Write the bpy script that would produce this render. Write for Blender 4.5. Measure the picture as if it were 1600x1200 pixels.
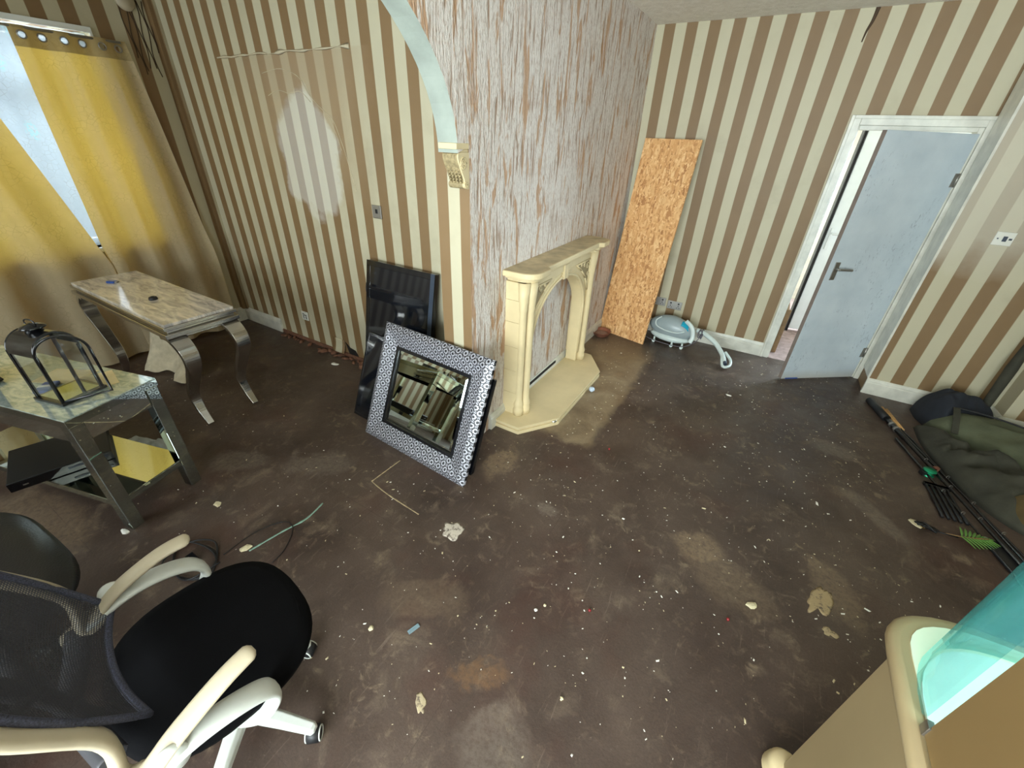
import bpy, bmesh, math, random
from mathutils import Vector, Matrix, noise
random.seed(7)
PI = math.pi
SC = bpy.context.scene
for o in list(bpy.data.objects): bpy.data.objects.remove(o)
COL = SC.collection

# ------------------------------------------------------------------ camera
cam = bpy.data.cameras.new('camera'); camo = bpy.data.objects.new('camera', cam); COL.objects.link(camo)
cam.sensor_fit = 'HORIZONTAL'; cam.sensor_width = 36.0; cam.lens = 642.0 / 1600 * 36.0
cam.clip_start = 0.02; cam.clip_end = 100
camo.matrix_world = Matrix.Translation((0, 0, 1.82)) @ Matrix.Rotation(0.519, 4, 'Z') @ Matrix.Rotation(1.031, 4, 'X') @ Matrix.Rotation(0.041, 4, 'Z')
SC.camera = camo
# ------------------------------------------------------------------ sky, light, exposure
SC.view_settings.view_transform = 'Standard'; SC.view_settings.look = 'None'
SC.view_settings.gamma = 1; SC.view_settings.use_curve_mapping = False
SC.view_settings.exposure = 0.35
w = bpy.data.worlds.new('overcast_sky'); SC.world = w; w.use_nodes = True
bg = w.node_tree.nodes['Background']; bg.inputs[0].default_value = (0.80, 0.91, 1.0, 1); bg.inputs[1].default_value = 2.0

def area(name, loc, target, sx, sy, power, color):
    l = bpy.data.lights.new(name, 'AREA'); l.shape = 'RECTANGLE'; l.size = sx; l.size_y = sy
    l.energy = power; l.color = color
    o = bpy.data.objects.new(name, l); COL.objects.link(o); o.location = loc
    d = Vector(target) - Vector(loc); o.rotation_euler = d.to_track_quat('-Z', 'Y').to_euler()
    return o
area('daylight_left_window', (-5.5, 0.9, 1.95), (-3.0, 1.3, 1.2), 2.2, 1.8, 260, (1.0, 0.97, 0.93))
area('daylight_rear_window', (0.2, -2.46, 1.50), (0.0, 2.0, 1.75), 3.0, 1.6, 340, (0.90, 0.97, 1.0))
area('fill_rear_left', (-3.2, -2.46, 1.50), (-3.1, 2.0, 1.7), 1.7, 1.6, 62, (0.92, 0.97, 1.0))  # added fill light for the left room, no window known there
area('daylight_front_door', (2.0, 6.3, 1.7), (0.7, 4.7, 0.5), 1.0, 1.6, 150, (0.70, 0.88, 1.0))

# ------------------------------------------------------------------ materials
def C(r, g, b):
    f = lambda v: (v / 255 / 12.92) if v / 255 <= 0.04045 else ((v / 255 + 0.055) / 1.055) ** 2.4
    return (f(r), f(g), f(b), 1)
class NT:
    def __init__(s, name):
        s.m = bpy.data.materials.new(name); s.m.use_nodes = True
        s.t = s.m.node_tree; s.n = s.t.nodes; s.l = s.t.links
        s.bsdf = s.n['Principled BSDF']; s.out = s.n['Material Output']
    def node(s, typ, ins={}, **props):
        nd = s.n.new(typ)
        for k, v in props.items(): setattr(nd, k, v)
        for k, v in ins.items(): s.set(nd.inputs[k], v)
        return nd
    def set(s, inp, v):
        if isinstance(v, bpy.types.NodeSocket): s.l.new(v, inp)
        elif v is not None: inp.default_value = v
    def math(s, op, a, b=None, c=None):
        nd = s.n.new('ShaderNodeMath'); nd.operation = op
        for i, v in enumerate((a, b, c)):
            if v is not None: s.set(nd.inputs[i], v)
        return nd.outputs[0]
    def mix(s, f, a, b, blend='MIX'):
        nd = s.n.new('ShaderNodeMix'); nd.data_type = 'RGBA'; nd.blend_type = blend
        s.set(nd.inputs[0], f); s.set(nd.inputs[6], a); s.set(nd.inputs[7], b)
        return nd.outputs[2]
    def ramp(s, f, lo, hi, a=0.0, b=1.0):
        nd = s.n.new('ShaderNodeMapRange'); nd.clamp = True
        s.set(nd.inputs[0], f); nd.inputs[1].default_value = lo; nd.inputs[2].default_value = hi
        nd.inputs[3].default_value = a; nd.inputs[4].default_value = b
        return nd.outputs[0]
    def coord(s, scale=(1, 1, 1), loc=(0, 0, 0), rot=(0, 0, 0)):
        tc = s.n.new('ShaderNodeTexCoord'); mp = s.n.new('ShaderNodeMapping')
        mp.inputs['Scale'].default_value = scale; mp.inputs['Location'].default_value = loc; mp.inputs['Rotation'].default_value = rot
        s.l.new(tc.outputs['Object'], mp.inputs[0]); return mp.outputs[0]
    def xyz(s, v=None):
        if v is None: v = s.n.new('ShaderNodeTexCoord').outputs['Object']
        nd = s.n.new('ShaderNodeSeparateXYZ'); s.l.new(v, nd.inputs[0]); return nd.outputs
    def noise(s, v, scale, detail=4, rough=0.55, dist=0.0):
        nd = s.node('ShaderNodeTexNoise', {'Vector': v, 'Scale': scale, 'Detail': detail, 'Roughness': rough, 'Distortion': dist})
        return nd.outputs['Fac']
    def bump(s, h, strength=0.3, dist=0.01):
        nd = s.node('ShaderNodeBump', {'Height': h, 'Strength': strength, 'Distance': dist})
        s.l.new(nd.outputs[0], s.bsdf.inputs['Normal']); return nd
    def set_b(s, **k):
        for a, v in k.items(): s.set(s.bsdf.inputs[a.replace('_', ' ')], v)
        return s
def plain(name, col, rough=0.5, metal=0.0, var=0.12, vs=14, bump=0.0, bs=120, coat=0.0, spec=0.5):
    t = NT(name); n = t.noise(t.coord(), vs)
    dark = tuple(c * (1 - var) for c in col[:3]) + (1,); lite = tuple(min(1, c * (1 + var)) for c in col[:3]) + (1,)
    t.set_b(Base_Color=t.mix(t.ramp(n, .3, .7), dark, lite), Roughness=rough, Metallic=metal, Coat_Weight=coat)
    t.set(t.bsdf.inputs['Specular IOR Level'], spec)
    if bump: t.bump(t.noise(t.coord(), bs, 3), bump, 0.004)
    return t.m

BR, CR = C(132, 106, 73), C(192, 185, 158)
def stripes(name, axis, phase, period, patch=False, worn=False):
    t = NT(name); tc = t.n.new('ShaderNodeTexCoord').outputs['Object']; x = t.xyz(tc)
    wob = t.math('MULTIPLY', t.math('SUBTRACT', t.noise(tc, 1.2, 2), .5), 0.012)
    f = t.math('FRACT', t.math('DIVIDE', t.math('ADD', t.math('SUBTRACT', x[axis], phase), wob), period))
    st = t.math('SUBTRACT', 1.0, t.ramp(t.math('ABSOLUTE', t.math('SUBTRACT', f, .25)), .235, .262))
    br = t.mix(t.noise(tc, 3, 3), C(120, 94, 60), BR); cr = t.mix(t.noise(tc, 2.3, 4), C(178, 170, 142), CR)
    col = t.mix(st, cr, br)
    stain = t.ramp(t.noise(tc, 1.7, 5, .65), .56, .75, 0, .28)
    col = t.mix(stain, col, C(128, 110, 84))
    rough = 0.55
    if worn:
        nz = t.math('MULTIPLY', t.math('SUBTRACT', t.noise(tc, 4, 4), .5), .35)
        zz = t.math('ADD', x[2], nz); xx = t.math('ADD', x[0], nz)
        wv = t.math('MULTIPLY', t.ramp(zz, 1.05, 1.3), t.ramp(xx, 1.45, 1.75, 1, .35))
        col = t.mix(t.math('MULTIPLY', wv, .62), col, C(196, 190, 172))
    if patch:
        nz = t.math('MULTIPLY', t.math('SUBTRACT', t.noise(tc, 3.5, 4), .5), .30)
        zz = t.math('ADD', x[2], nz); xx = t.math('ADD', x[0], nz)
        top = t.ramp(t.math('ADD', x[2], t.math('MULTIPLY', t.math('SUBTRACT', t.noise(tc, 14, 3), .5), .03)), 2.252, 2.258, 1, 0)
        lef = t.ramp(xx, -3.9, -3.3); rig = t.ramp(xx, -2.7, -2.35, 1, 0); bot = t.ramp(zz, 1.25, 1.75)
        a = t.math('MULTIPLY', t.math('MULTIPLY', top, lef), t.math('MULTIPLY', rig, bot))
        # the place where the upper sheet has come away again and the stripes show
        e = t.math('ADD', t.math('POWER', t.math('DIVIDE', t.math('ADD', xx, 3.06), .36), 2.0), t.math('POWER', t.math('DIVIDE', t.math('SUBTRACT', zz, 1.62), .42), 2.0))
        hole = t.ramp(t.math('ADD', e, t.math('MULTIPLY', t.math('SUBTRACT', t.noise(tc, 11, 4), .5), .5)), .8, 1.05, 1, 0)
        cover = t.math('MULTIPLY', a, t.math('SUBTRACT', 1.0, hole))
        col = t.mix(t.math('MULTIPLY', cover, .62), col, C(164, 142, 112))
        col = t.mix(t.math('MULTIPLY', hole, .35), col, C(225, 225, 220))  # window glare on the bare patch painted in as white
        rough = t.math('SUBTRACT', .5, t.math('MULTIPLY', t.math('MAXIMUM', a, hole), .17))
    t.set_b(Base_Color=col, Roughness=rough)
    t.bump(t.noise(tc, 9, 4), .25, .01)
    return t.m
M_left = stripes('striped_wallpaper_left', 0, -2.391, .1755, True)
M_nib = stripes('striped_wallpaper_nib', 0, -1.5296, .147)
M_back = stripes('striped_wallpaper_back', 0, -1.2536, .1812)
M_rw = stripes('striped_wallpaper_right', 0, 1.268, .183, worn=True)
M_win = stripes('striped_wallpaper_window', 1, 1.442, .178)
M_side = stripes('striped_wallpaper_side', 1, 0, .18)

def textured_paper():
    t = NT('ribbed_flaking_wallpaper'); tc = t.n.new('ShaderNodeTexCoord').outputs['Object']
    v1 = t.coord((38, 38, 4.2)); v2 = t.coord((100, 100, 34)); v3 = t.coord((15, 15, 2.6), (3, 1, 7))
    n1 = t.noise(v1, 1, 5, .62, .5); n2 = t.noise(v2, 1, 4, .6, .4); n3 = t.noise(v3, 1, 4, .6, .6)
    base = t.mix(t.ramp(n1, .36, .47), C(158, 130, 106), C(220, 212, 204))
    base = t.mix(t.ramp(n2, .52, .62, 0, .6), base, C(178, 152, 134))
    base = t.mix(t.ramp(n3, .56, .60, 0, .8), base, C(182, 138, 96))
    t.set_b(Base_Color=base, Roughness=.72)
    t.bump(t.math('ADD', n1, t.math('MULTIPLY', n2, .6)), .75, .02)
    return t.m
M_tex = textured_paper()
TAN, GRY, BRN = C(146, 124, 98), C(128, 116, 104), C(134, 98, 62)
WORN = [(.17, 1.76, .12, .10, .4, .45, TAN), (.34, 1.62, .20, .13, -.3, .25, TAN), (-.48, .66, .13, .05, .4, .38, BRN), (1.03, 2.55, .22, .06, -.9, .38, GRY), (.86, 3.15, .14, .10, 0, .4, GRY),
        (-2.02, 1.10, .22, .12, .6, .38, GRY), (-2.45, .85, .18, .10, .5, .38, GRY), (-2.85, .02, .40, .16, .1, .42, TAN), (-1.05, 1.75, .10, .16, 0, .5, TAN), (-.62, 1.55, .06, .05, 0, .5, GRY), (-.86, .78, .20, .10, .5, .2, TAN), (.78, 1.85, .10, .16, .3, .35, TAN), (-.30, .50, .14, .12, 0, .35, GRY)]
def floor_mat():
    t = NT('worn_brown_floor'); tc = t.n.new('ShaderNodeTexCoord').outputs['Object']; x = t.xyz(tc)
    n = t.noise(tc, 1.6, 6, .6, .3); n2 = t.noise(tc, 5.5, 7, .68, .5); n3 = t.noise(tc, 45, 4, .7); n4 = t.noise(t.coord(loc=(7, 3, 1)), 3.1, 6, .62, .8)
    col = t.mix(t.ramp(n, .35, .65), C(62, 48, 41), C(92, 77, 67))
    col = t.mix(t.ramp(n2, .55, .74, 0, .62), col, C(138, 120, 98))
    col = t.mix(t.ramp(n4, .64, .72, 0, .42), col, C(150, 132, 110))
    col = t.mix(t.ramp(n3, .66, .72, 0, .35), col, C(160, 148, 130))
    g1 = t.noise(t.coord(loc=(4, 4, 0)), 130, 3, .7); g2 = t.noise(t.coord((70, 6, 1), rot=(0, 0, .9)), 1, 4, .7, .6); g3 = t.noise(t.coord(loc=(9, 1, 0)), 14, 6, .7, .7)
    col = t.mix(t.ramp(g1, .3, .7, .42, 0), col, C(46, 36, 33))
    col = t.mix(t.ramp(g2, .62, .72, 0, .22), col, C(160, 142, 122))
    col = t.mix(t.math('MULTIPLY', t.ramp(g3, .55, .68, 0, .5), t.ramp(n4, .45, .58)), col, C(146, 128, 104))
    red = t.ramp(t.noise(t.coord(loc=(1, 8, 2)), 2.2, 4), .55, .75, 0, .5)
    col = t.mix(red, col, C(72, 40, 32))
    for ex, ey, rx, ry, ea, st, ec in WORN:
        ca, sa = math.cos(ea), math.sin(ea); w1 = t.math('MULTIPLY', t.math('SUBTRACT', n2, .5), .30)
        dx = t.math('ADD', t.math('SUBTRACT', x[0], ex), w1); dy = t.math('SUBTRACT', t.math('SUBTRACT', x[1], ey), w1)
        u = t.math('DIVIDE', t.math('ADD', t.math('MULTIPLY', dx, ca), t.math('MULTIPLY', dy, sa)), rx); v = t.math('DIVIDE', t.math('SUBTRACT', t.math('MULTIPLY', dy, ca), t.math('MULTIPLY', dx, sa)), ry)
        e2 = t.math('ADD', t.math('MULTIPLY', u, u), t.math('MULTIPLY', v, v))
        msk = t.math('MULTIPLY', t.ramp(e2, .5, 1.3, 1, 0), t.ramp(n3, .36, .56, .35, 1))
        col = t.mix(t.math('MULTIPLY', msk, st), col, ec)
    # bare ground where a hearth once was
    wz = t.math('MULTIPLY', t.math('SUBTRACT', n2, .5), .22)
    px = t.ramp(t.math('ADD', x[0], wz), -.66, -.60, 1, 0); py = t.ramp(t.math('ADD', x[1], wz), 2.16, 2.24); py2 = t.ramp(t.math('ADD', x[1], wz), 3.75, 4.15, 1, 0)
    p = t.math('MULTIPLY', t.math('MULTIPLY', px, py), t.math('MULTIPLY', py2, t.ramp(x[0], -1.34, -1.3)))
    col = t.mix(t.math('MULTIPLY', p, .85), col, t.mix(t.ramp(n2, .35, .7), C(118, 100, 78), C(160, 142, 112)))
    # vinyl joints
    for ax, o, pr in ((0, .13, .914), (1, .42, .914)):
        f = t.math('ABSOLUTE', t.math('SUBTRACT', t.math('FRACT', t.math('DIVIDE', t.math('ADD', x[ax], o + 10), pr)), .5))
        col = t.mix(t.math('MULTIPLY', t.ramp(f, 0.0, .0022, 1, 0), t.ramp(n, .45, .6, 0, .55)), col, C(38, 28, 26))
    t.set_b(Base_Color=col, Roughness=t.ramp(n2, .35, .7, .30, .62))
    t.bump(t.math('ADD', n2, t.math('MULTIPLY', n3, .5)), .35, .008)
    return t.m
M_floor = floor_mat()
def ceil_mat():
    t = NT('stippled_ceiling'); tc = t.coord()
    n = t.noise(tc, 60, 5, .7); n2 = t.noise(tc, 18, 4, .6)
    t.set_b(Base_Color=t.mix(t.ramp(n2, .3, .7), C(222, 216, 202), C(238, 233, 222)), Roughness=.8)
    t.bump(t.math('ADD', n, n2), .5, .012); return t.m
M_ceil = ceil_mat()
M_skirt = plain('dirty_white_gloss', C(205, 203, 190), .35, var=.16, vs=9, bump=.1)
M_plaster = plain('blue_grey_plaster', C(150, 158, 148), .7, var=.14, vs=7, bump=.3, bs=40)
M_hallfloor = plain('hall_carpet', C(158, 136, 130), .8, var=.25, vs=20)
M_hallwall = plain('hall_wall', C(190, 180, 160), .7)
M_upvc = plain('white_upvc', C(232, 238, 240), .25, var=.03)
M_gasket = plain('black_gasket', C(35, 33, 34), .5)
def door_mat():
    t = NT('scuffed_white_door'); tc = t.coord()
    n = t.noise(tc, 4, 6, .6); s1 = t.noise(t.coord((30, 30, 12), rot=(0, .6, 0)), 1, 5, .7, 1.5); m = t.noise(t.coord(loc=(5, 0, 2)), 2.2, 3)
    col = t.mix(t.ramp(n, .3, .7), C(186, 198, 206), C(204, 214, 220))
    col = t.mix(t.math('MULTIPLY', t.ramp(s1, .58, .64), t.ramp(m, .48, .6, 0, .55)), col, C(110, 120, 135))
    z = t.xyz()[2]
    col = t.mix(t.ramp(z, .0, .10, .5, 0), col, C(160, 140, 100))
    t.set_b(Base_Color=col, Roughness=.33); return t.m
M_door = door_mat()
def osb_mat():
    t = NT('strand_board')
    def vor(rot, sc, loc):
        nd = t.node('ShaderNodeTexVoronoi', {'Vector': t.coord(sc, loc, rot), 'Scale': 1.0, 'Randomness': 1.0}); return nd.outputs['Color'], nd.outputs['Distance']
    a, da = vor((0, .75, 0), (48, 20, 13), (0, 0, 0)); b0, db = vor((0, -.9, 0), (60, 20, 16), (3, 0, 5)); c0, dc = vor((0, 1.5, 0), (66, 20, 20), (1, 0, 2)); b = t.mix(t.ramp(t.noise(t.coord(loc=(6, 6, 2)), 30, 3), .48, .53), b0, c0)
    sel = t.ramp(t.noise(t.coord(loc=(2, 2, 2)), 24, 3), .48, .52)
    h = t.mix(sel, a, b)
    v = t.xyz(h)[0]
    cr = t.n.new('ShaderNodeValToRGB'); t.l.new(v, cr.inputs[0])
    e = cr.color_ramp.elements; e[0].position = 0; e[0].color = C(164, 112, 66); e[1].position = 1; e[1].color = C(236, 196, 142)
    e2 = cr.color_ramp.elements.new(.3); e2.color = C(208, 154, 98); e3 = cr.color_ramp.elements.new(.7); e3.color = C(222, 174, 118)
    n = t.noise(t.coord(), 4, 3)
    t.set_b(Base_Color=t.mix(t.ramp(n, .55, .8, 0, .3), cr.outputs[0], C(150, 95, 50)), Roughness=.65)
    t.bump(v, .35, .004); return t.m
M_osb = osb_mat()
M_stone = plain('cream_cast_stone', C(212, 194, 152), .55, var=.08, vs=5, bump=.08)
M_stoned = plain('dusty_cream_stone', C(186, 168, 132), .6, var=.3, vs=9)
M_stonepale = plain('pale_cream_laminate', C(238, 242, 216), .35, var=.03)
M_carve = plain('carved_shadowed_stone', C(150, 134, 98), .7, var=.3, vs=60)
def chrome_mat(name, col, r):
    t = NT(name); n = t.noise(t.coord((3, 3, 60)), 1, 3)
    t.set_b(Base_Color=col, Metallic=1.0, Roughness=t.ramp(n, .3, .7, r, r * 1.7)); return t.m
M_chrome = chrome_mat('dulled_chrome', C(200, 198, 194), .16)
M_mirror = chrome_mat('mirror_glass', C(215, 225, 220), .015)
M_mirrorb = chrome_mat('mirror_bevel', C(186, 198, 192), .02)
M_steel = chrome_mat('brushed_steel', C(165, 163, 158), .35)
def damask():
    t = NT('silver_black_damask'); x = t.xyz(); P = .056
    dn = t.math('MULTIPLY', t.math('SUBTRACT', t.noise(t.coord(), 70, 2), .5), .008)
    def cell(off):
        u = t.math('SUBTRACT', t.math('FRACT', t.math('ADD', t.math('DIVIDE', t.math('ADD', x[0], dn), P), off)), .5)
        v = t.math('SUBTRACT', t.math('FRACT', t.math('ADD', t.math('DIVIDE', t.math('ADD', x[2], dn), P), off)), .5)
        r = t.math('SQRT', t.math('ADD', t.math('MULTIPLY', u, u), t.math('MULTIPLY', v, v)))
        th = t.math('ARCTAN2', v, u)
        ph = t.math('ADD', t.math('MULTIPLY', r, 17.0), t.math('MULTIPLY', t.math('COSINE', t.math('MULTIPLY', th, 4.0)), 1.7))
        return t.math('MULTIPLY', t.math('COSINE', ph), t.ramp(r, .30, .50, 1, 0))
    f = t.math('ADD', cell(0.0), cell(.5))
    m = t.ramp(f, -.08, .08)
    t.set_b(Base_Color=t.mix(m, C(20, 20, 23), C(176, 176, 184)), Metallic=t.math('MULTIPLY', m, .2), Roughness=.45)
    t.bump(m, .4, .0015); return t.m
M_damask = damask()
M_black = plain('black_gloss_plastic', C(17, 18, 22), .14, var=.1, coat=.3)
M_screen = plain('dark_glass_screen', C(12, 16, 24), .06, var=.1, coat=.6)
M_blackm = plain('black_matt', C(20, 20, 22), .5)
M_bezel = plain('slate_bezel', C(52, 62, 76), .3)
M_fabric = plain('black_seat_fabric', C(9, 9, 11), .95, bump=.3, bs=700, spec=.1)
M_leather = plain('black_faux_leather', C(16, 15, 16), .38, bump=.3, bs=160)
M_whitep = plain('off_white_plastic', C(202, 205, 198), .38, var=.05)
M_creamp = plain('yellowed_cream_plastic', C(182, 170, 145), .42, var=.07)
M_grey = plain('grey_plastic', C(150, 162, 164), .35, var=.05)
M_mint = plain('pale_mint_grey_plastic', C(200, 212, 208), .35, var=.05)
M_cyan = plain('cyan_plastic', C(20, 160, 190), .2)
M_olive = plain('olive_canvas', C(84, 88, 66), .85, var=.22, vs=6, bump=.4, bs=90)
M_olived = plain('dark_olive_cloth', C(56, 55, 44), .9, var=.25, vs=8, bump=.4, bs=70)
M_navy = plain('navy_cloth', C(26, 30, 38), .9, var=.2, bump=.3, bs=90)
M_tan = plain('tan_suede', C(92, 76, 44), .9, var=.2)
M_cork = plain('cork_grip', C(196, 152, 96), .7, var=.2, vs=80)
M_carbon = plain('black_carbon', C(16, 17, 19), .25, coat=.3)
M_green = plain('green_anodised', C(30, 150, 105), .3, .5)
M_leafg = plain('green_leaf', C(96, 140, 62), .6)
M_bone = plain('bone_plaster', C(206, 194, 158), .8, var=.15, vs=60)
M_white = plain('white_plaster', C(225, 222, 212), .8, var=.08)
M_berry = plain('dark_red_berry', C(128, 28, 32), .4)
M_clear = plain('crumpled_foil_strip', C(150, 175, 185), .25, .5)
M_blue = plain('blue_plastic', C(34, 74, 150), .35)
M_paper = plain('cream_envelope', C(226, 204, 150), .8, var=.05)
M_wood = plain('walnut_wood', C(122, 92, 56), .5, var=.2, vs=20)
M_beige = plain('beige_laminate', C(162, 144, 108), .5, var=.05, vs=3)
M_tanlam = plain('tan_laminate', C(146, 120, 78), .5, var=.05, vs=3)
M_copper = plain('dusty_copper', C(156, 104, 84), .4, .5, var=.25)
M_cloth = plain('pale_grey_rag', C(186, 192, 192), .9, var=.2, vs=20)
M_teal = plain('pale_teal_paint', C(128, 158, 142), .8, var=.2, vs=40)
M_cream_line = plain('cream_adhesive', C(176, 158, 124), .8, var=.25, vs=60)
M_dark = plain('dark_void', C(24, 18, 14), .9)
M_rubble = plain('brown_rubble', C(110, 74, 54), .9, var=.35, vs=30, bump=.6, bs=50)
M_switch = plain('switch_white', C(218, 218, 208), .35, var=.04)
M_paperedge = plain('torn_paper_edge', C(196, 184, 156), .8, var=.1)
M_mould = plain('dark_mould_crack', C(72, 56, 40), .9)
def marble():
    t = NT('cream_grey_marble'); n = t.noise(t.coord((1.2, 5, 1), rot=(0, 0, .5)), 4, 8, .65, 1.2)
    t.set_b(Base_Color=t.mix(t.ramp(n, .38, .62), C(160, 156, 152), C(226, 216, 202)), Roughness=.16, Coat_Weight=.4); return t.m
M_marble = marble()
def topglass():
    t = NT('silvered_marbled_glass'); n = t.noise(t.coord((2, 5, 1), rot=(0, 0, .8)), 5, 8, .7, 1.4)
    t.set_b(Base_Color=t.mix(t.ramp(n, .40, .60), C(150, 168, 166), C(206, 216, 206)), Metallic=.35, Roughness=.07, Coat_Weight=.3); return t.m
M_topglass = topglass()
def glass(name, col, tint, gl=.12):
    t = NT(name); tr = t.node('ShaderNodeBsdfTransparent', {'Color': tint}); g = t.node('ShaderNodeBsdfGlossy', {'Color': col, 'Roughness': .03})
    bf = t.n.new('ShaderNodeNewGeometry').outputs['Backfacing']; fr = t.node('ShaderNodeFresnel', {'IOR': t.math('SUBTRACT', 1.5, t.math('MULTIPLY', bf, .8333))}); mx = t.n.new('ShaderNodeMixShader')
    t.l.new(t.math('ADD', fr.outputs[0], gl), mx.inputs[0]); t.l.new(tr.outputs[0], mx.inputs[1]); t.l.new(g.outputs[0], mx.inputs[2]); t.l.new(mx.outputs[0], t.out.inputs[0]); return t.m
M_glass = glass('clear_glass', (1, 1, 1, 1), (.96, .98, .98, 1), .0)
M_aqua = glass('aqua_tinted_glass', (.6, .95, 1, 1), (.88, .985, .985, 1), .06)
_nt = M_aqua.node_tree; _l = _nt.nodes['Material Output'].inputs[0].links[0].from_socket
_d = _nt.nodes.new('ShaderNodeBsdfTranslucent'); _d.inputs[0].default_value = C(120, 225, 230); _d2 = _nt.nodes.new('ShaderNodeBsdfDiffuse'); _d2.inputs[0].default_value = C(120, 220, 226)
_m0 = _nt.nodes.new('ShaderNodeMixShader'); _nt.links.new(_d.outputs[0], _m0.inputs[1]); _nt.links.new(_d2.outputs[0], _m0.inputs[2])
_m = _nt.nodes.new('ShaderNodeMixShader'); _m.inputs[0].default_value = .08; _nt.links.new(_l, _m.inputs[1]); _nt.links.new(_m0.outputs[0], _m.inputs[2]); _nt.links.new(_m.outputs[0], _nt.nodes['Material Output'].inputs[0])
def cloth_mat(name, front, trans, tw, see=0.0, prints=False, scale=10):
    t = NT(name); n = t.noise(t.coord(), scale, 5, .6, .6)
    cr = t.node('ShaderNodeTexVoronoi', {'Vector': t.coord(), 'Scale': 30.0}, feature='DISTANCE_TO_EDGE').outputs['Distance']
    vein = t.math('MULTIPLY', t.ramp(cr, 0, .06, 1, 0), t.ramp(n, .45, .6, 0, .35))
    fc = t.mix(vein, t.mix(t.ramp(n, .3, .7), tuple(c * .85 for c in front[:3]) + (1,), front), C(120, 100, 60))
    tcol = t.mix(vein, trans, tuple(c * .6 for c in trans[:3]) + (1,))
    if prints:
        sp = t.node('ShaderNodeTexVoronoi', {'Vector': t.coord((1, 1, .6)), 'Scale': 7.0}).outputs
        mk = t.math('MULTIPLY', t.ramp(sp['Distance'], .18, .3, 1, 0), t.ramp(t.noise(t.coord(), 60, 3), .42, .55))
        hue = t.mix(t.ramp(t.xyz(sp['Color'])[0], .45, .55), C(150, 190, 200), C(140, 100, 90))
        fc = t.mix(mk, fc, hue); tcol = t.mix(mk, tcol, hue)
    d = t.node('ShaderNodeBsdfDiffuse', {'Color': fc}); tl = t.node('ShaderNodeBsdfTranslucent', {'Color': tcol})
    mx = t.n.new('ShaderNodeMixShader'); mx.inputs[0].default_value = tw
    t.l.new(d.outputs[0], mx.inputs[1]); t.l.new(tl.outputs[0], mx.inputs[2]); last = mx.outputs[0]
    if see:
        tr = t.node('ShaderNodeBsdfTransparent', {}); m2 = t.n.new('ShaderNodeMixShader'); m2.inputs[0].default_value = see
        t.l.new(last, m2.inputs[1]); t.l.new(tr.outputs[0], m2.inputs[2]); last = m2.outputs[0]
    t.l.new(last, t.out.inputs[0]); return t.m
M_curtain = cloth_mat('gold_crackle_curtain', C(206, 193, 160), C(250, 204, 80), .40)
M_heading = cloth_mat('curtain_heading_double', C(176, 158, 116), C(190, 150, 70), .2)
M_net = cloth_mat('printed_net', C(180, 188, 196), C(150, 172, 190), .10, .05, True)
def meshfab():
    t = NT('charcoal_mesh_fabric'); x = t.xyz(); k = 2 * PI / .006
    a = t.math('SINE', t.math('MULTIPLY', t.math('ADD', x[0], t.math('MULTIPLY', x[2], .35)), k)); b = t.math('SINE', t.math('MULTIPLY', x[2], k))
    m = t.ramp(t.math('ADD', a, b), -.9, -.5, 0, 1)
    t.set_b(Base_Color=C(52, 52, 60), Roughness=.8, Alpha=t.math('ADD', t.math('MULTIPLY', m, .25), .72)); return t.m
M_mesh = meshfab(); M_char = plain('charcoal_plastic', C(58, 58, 62), .5)

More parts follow.
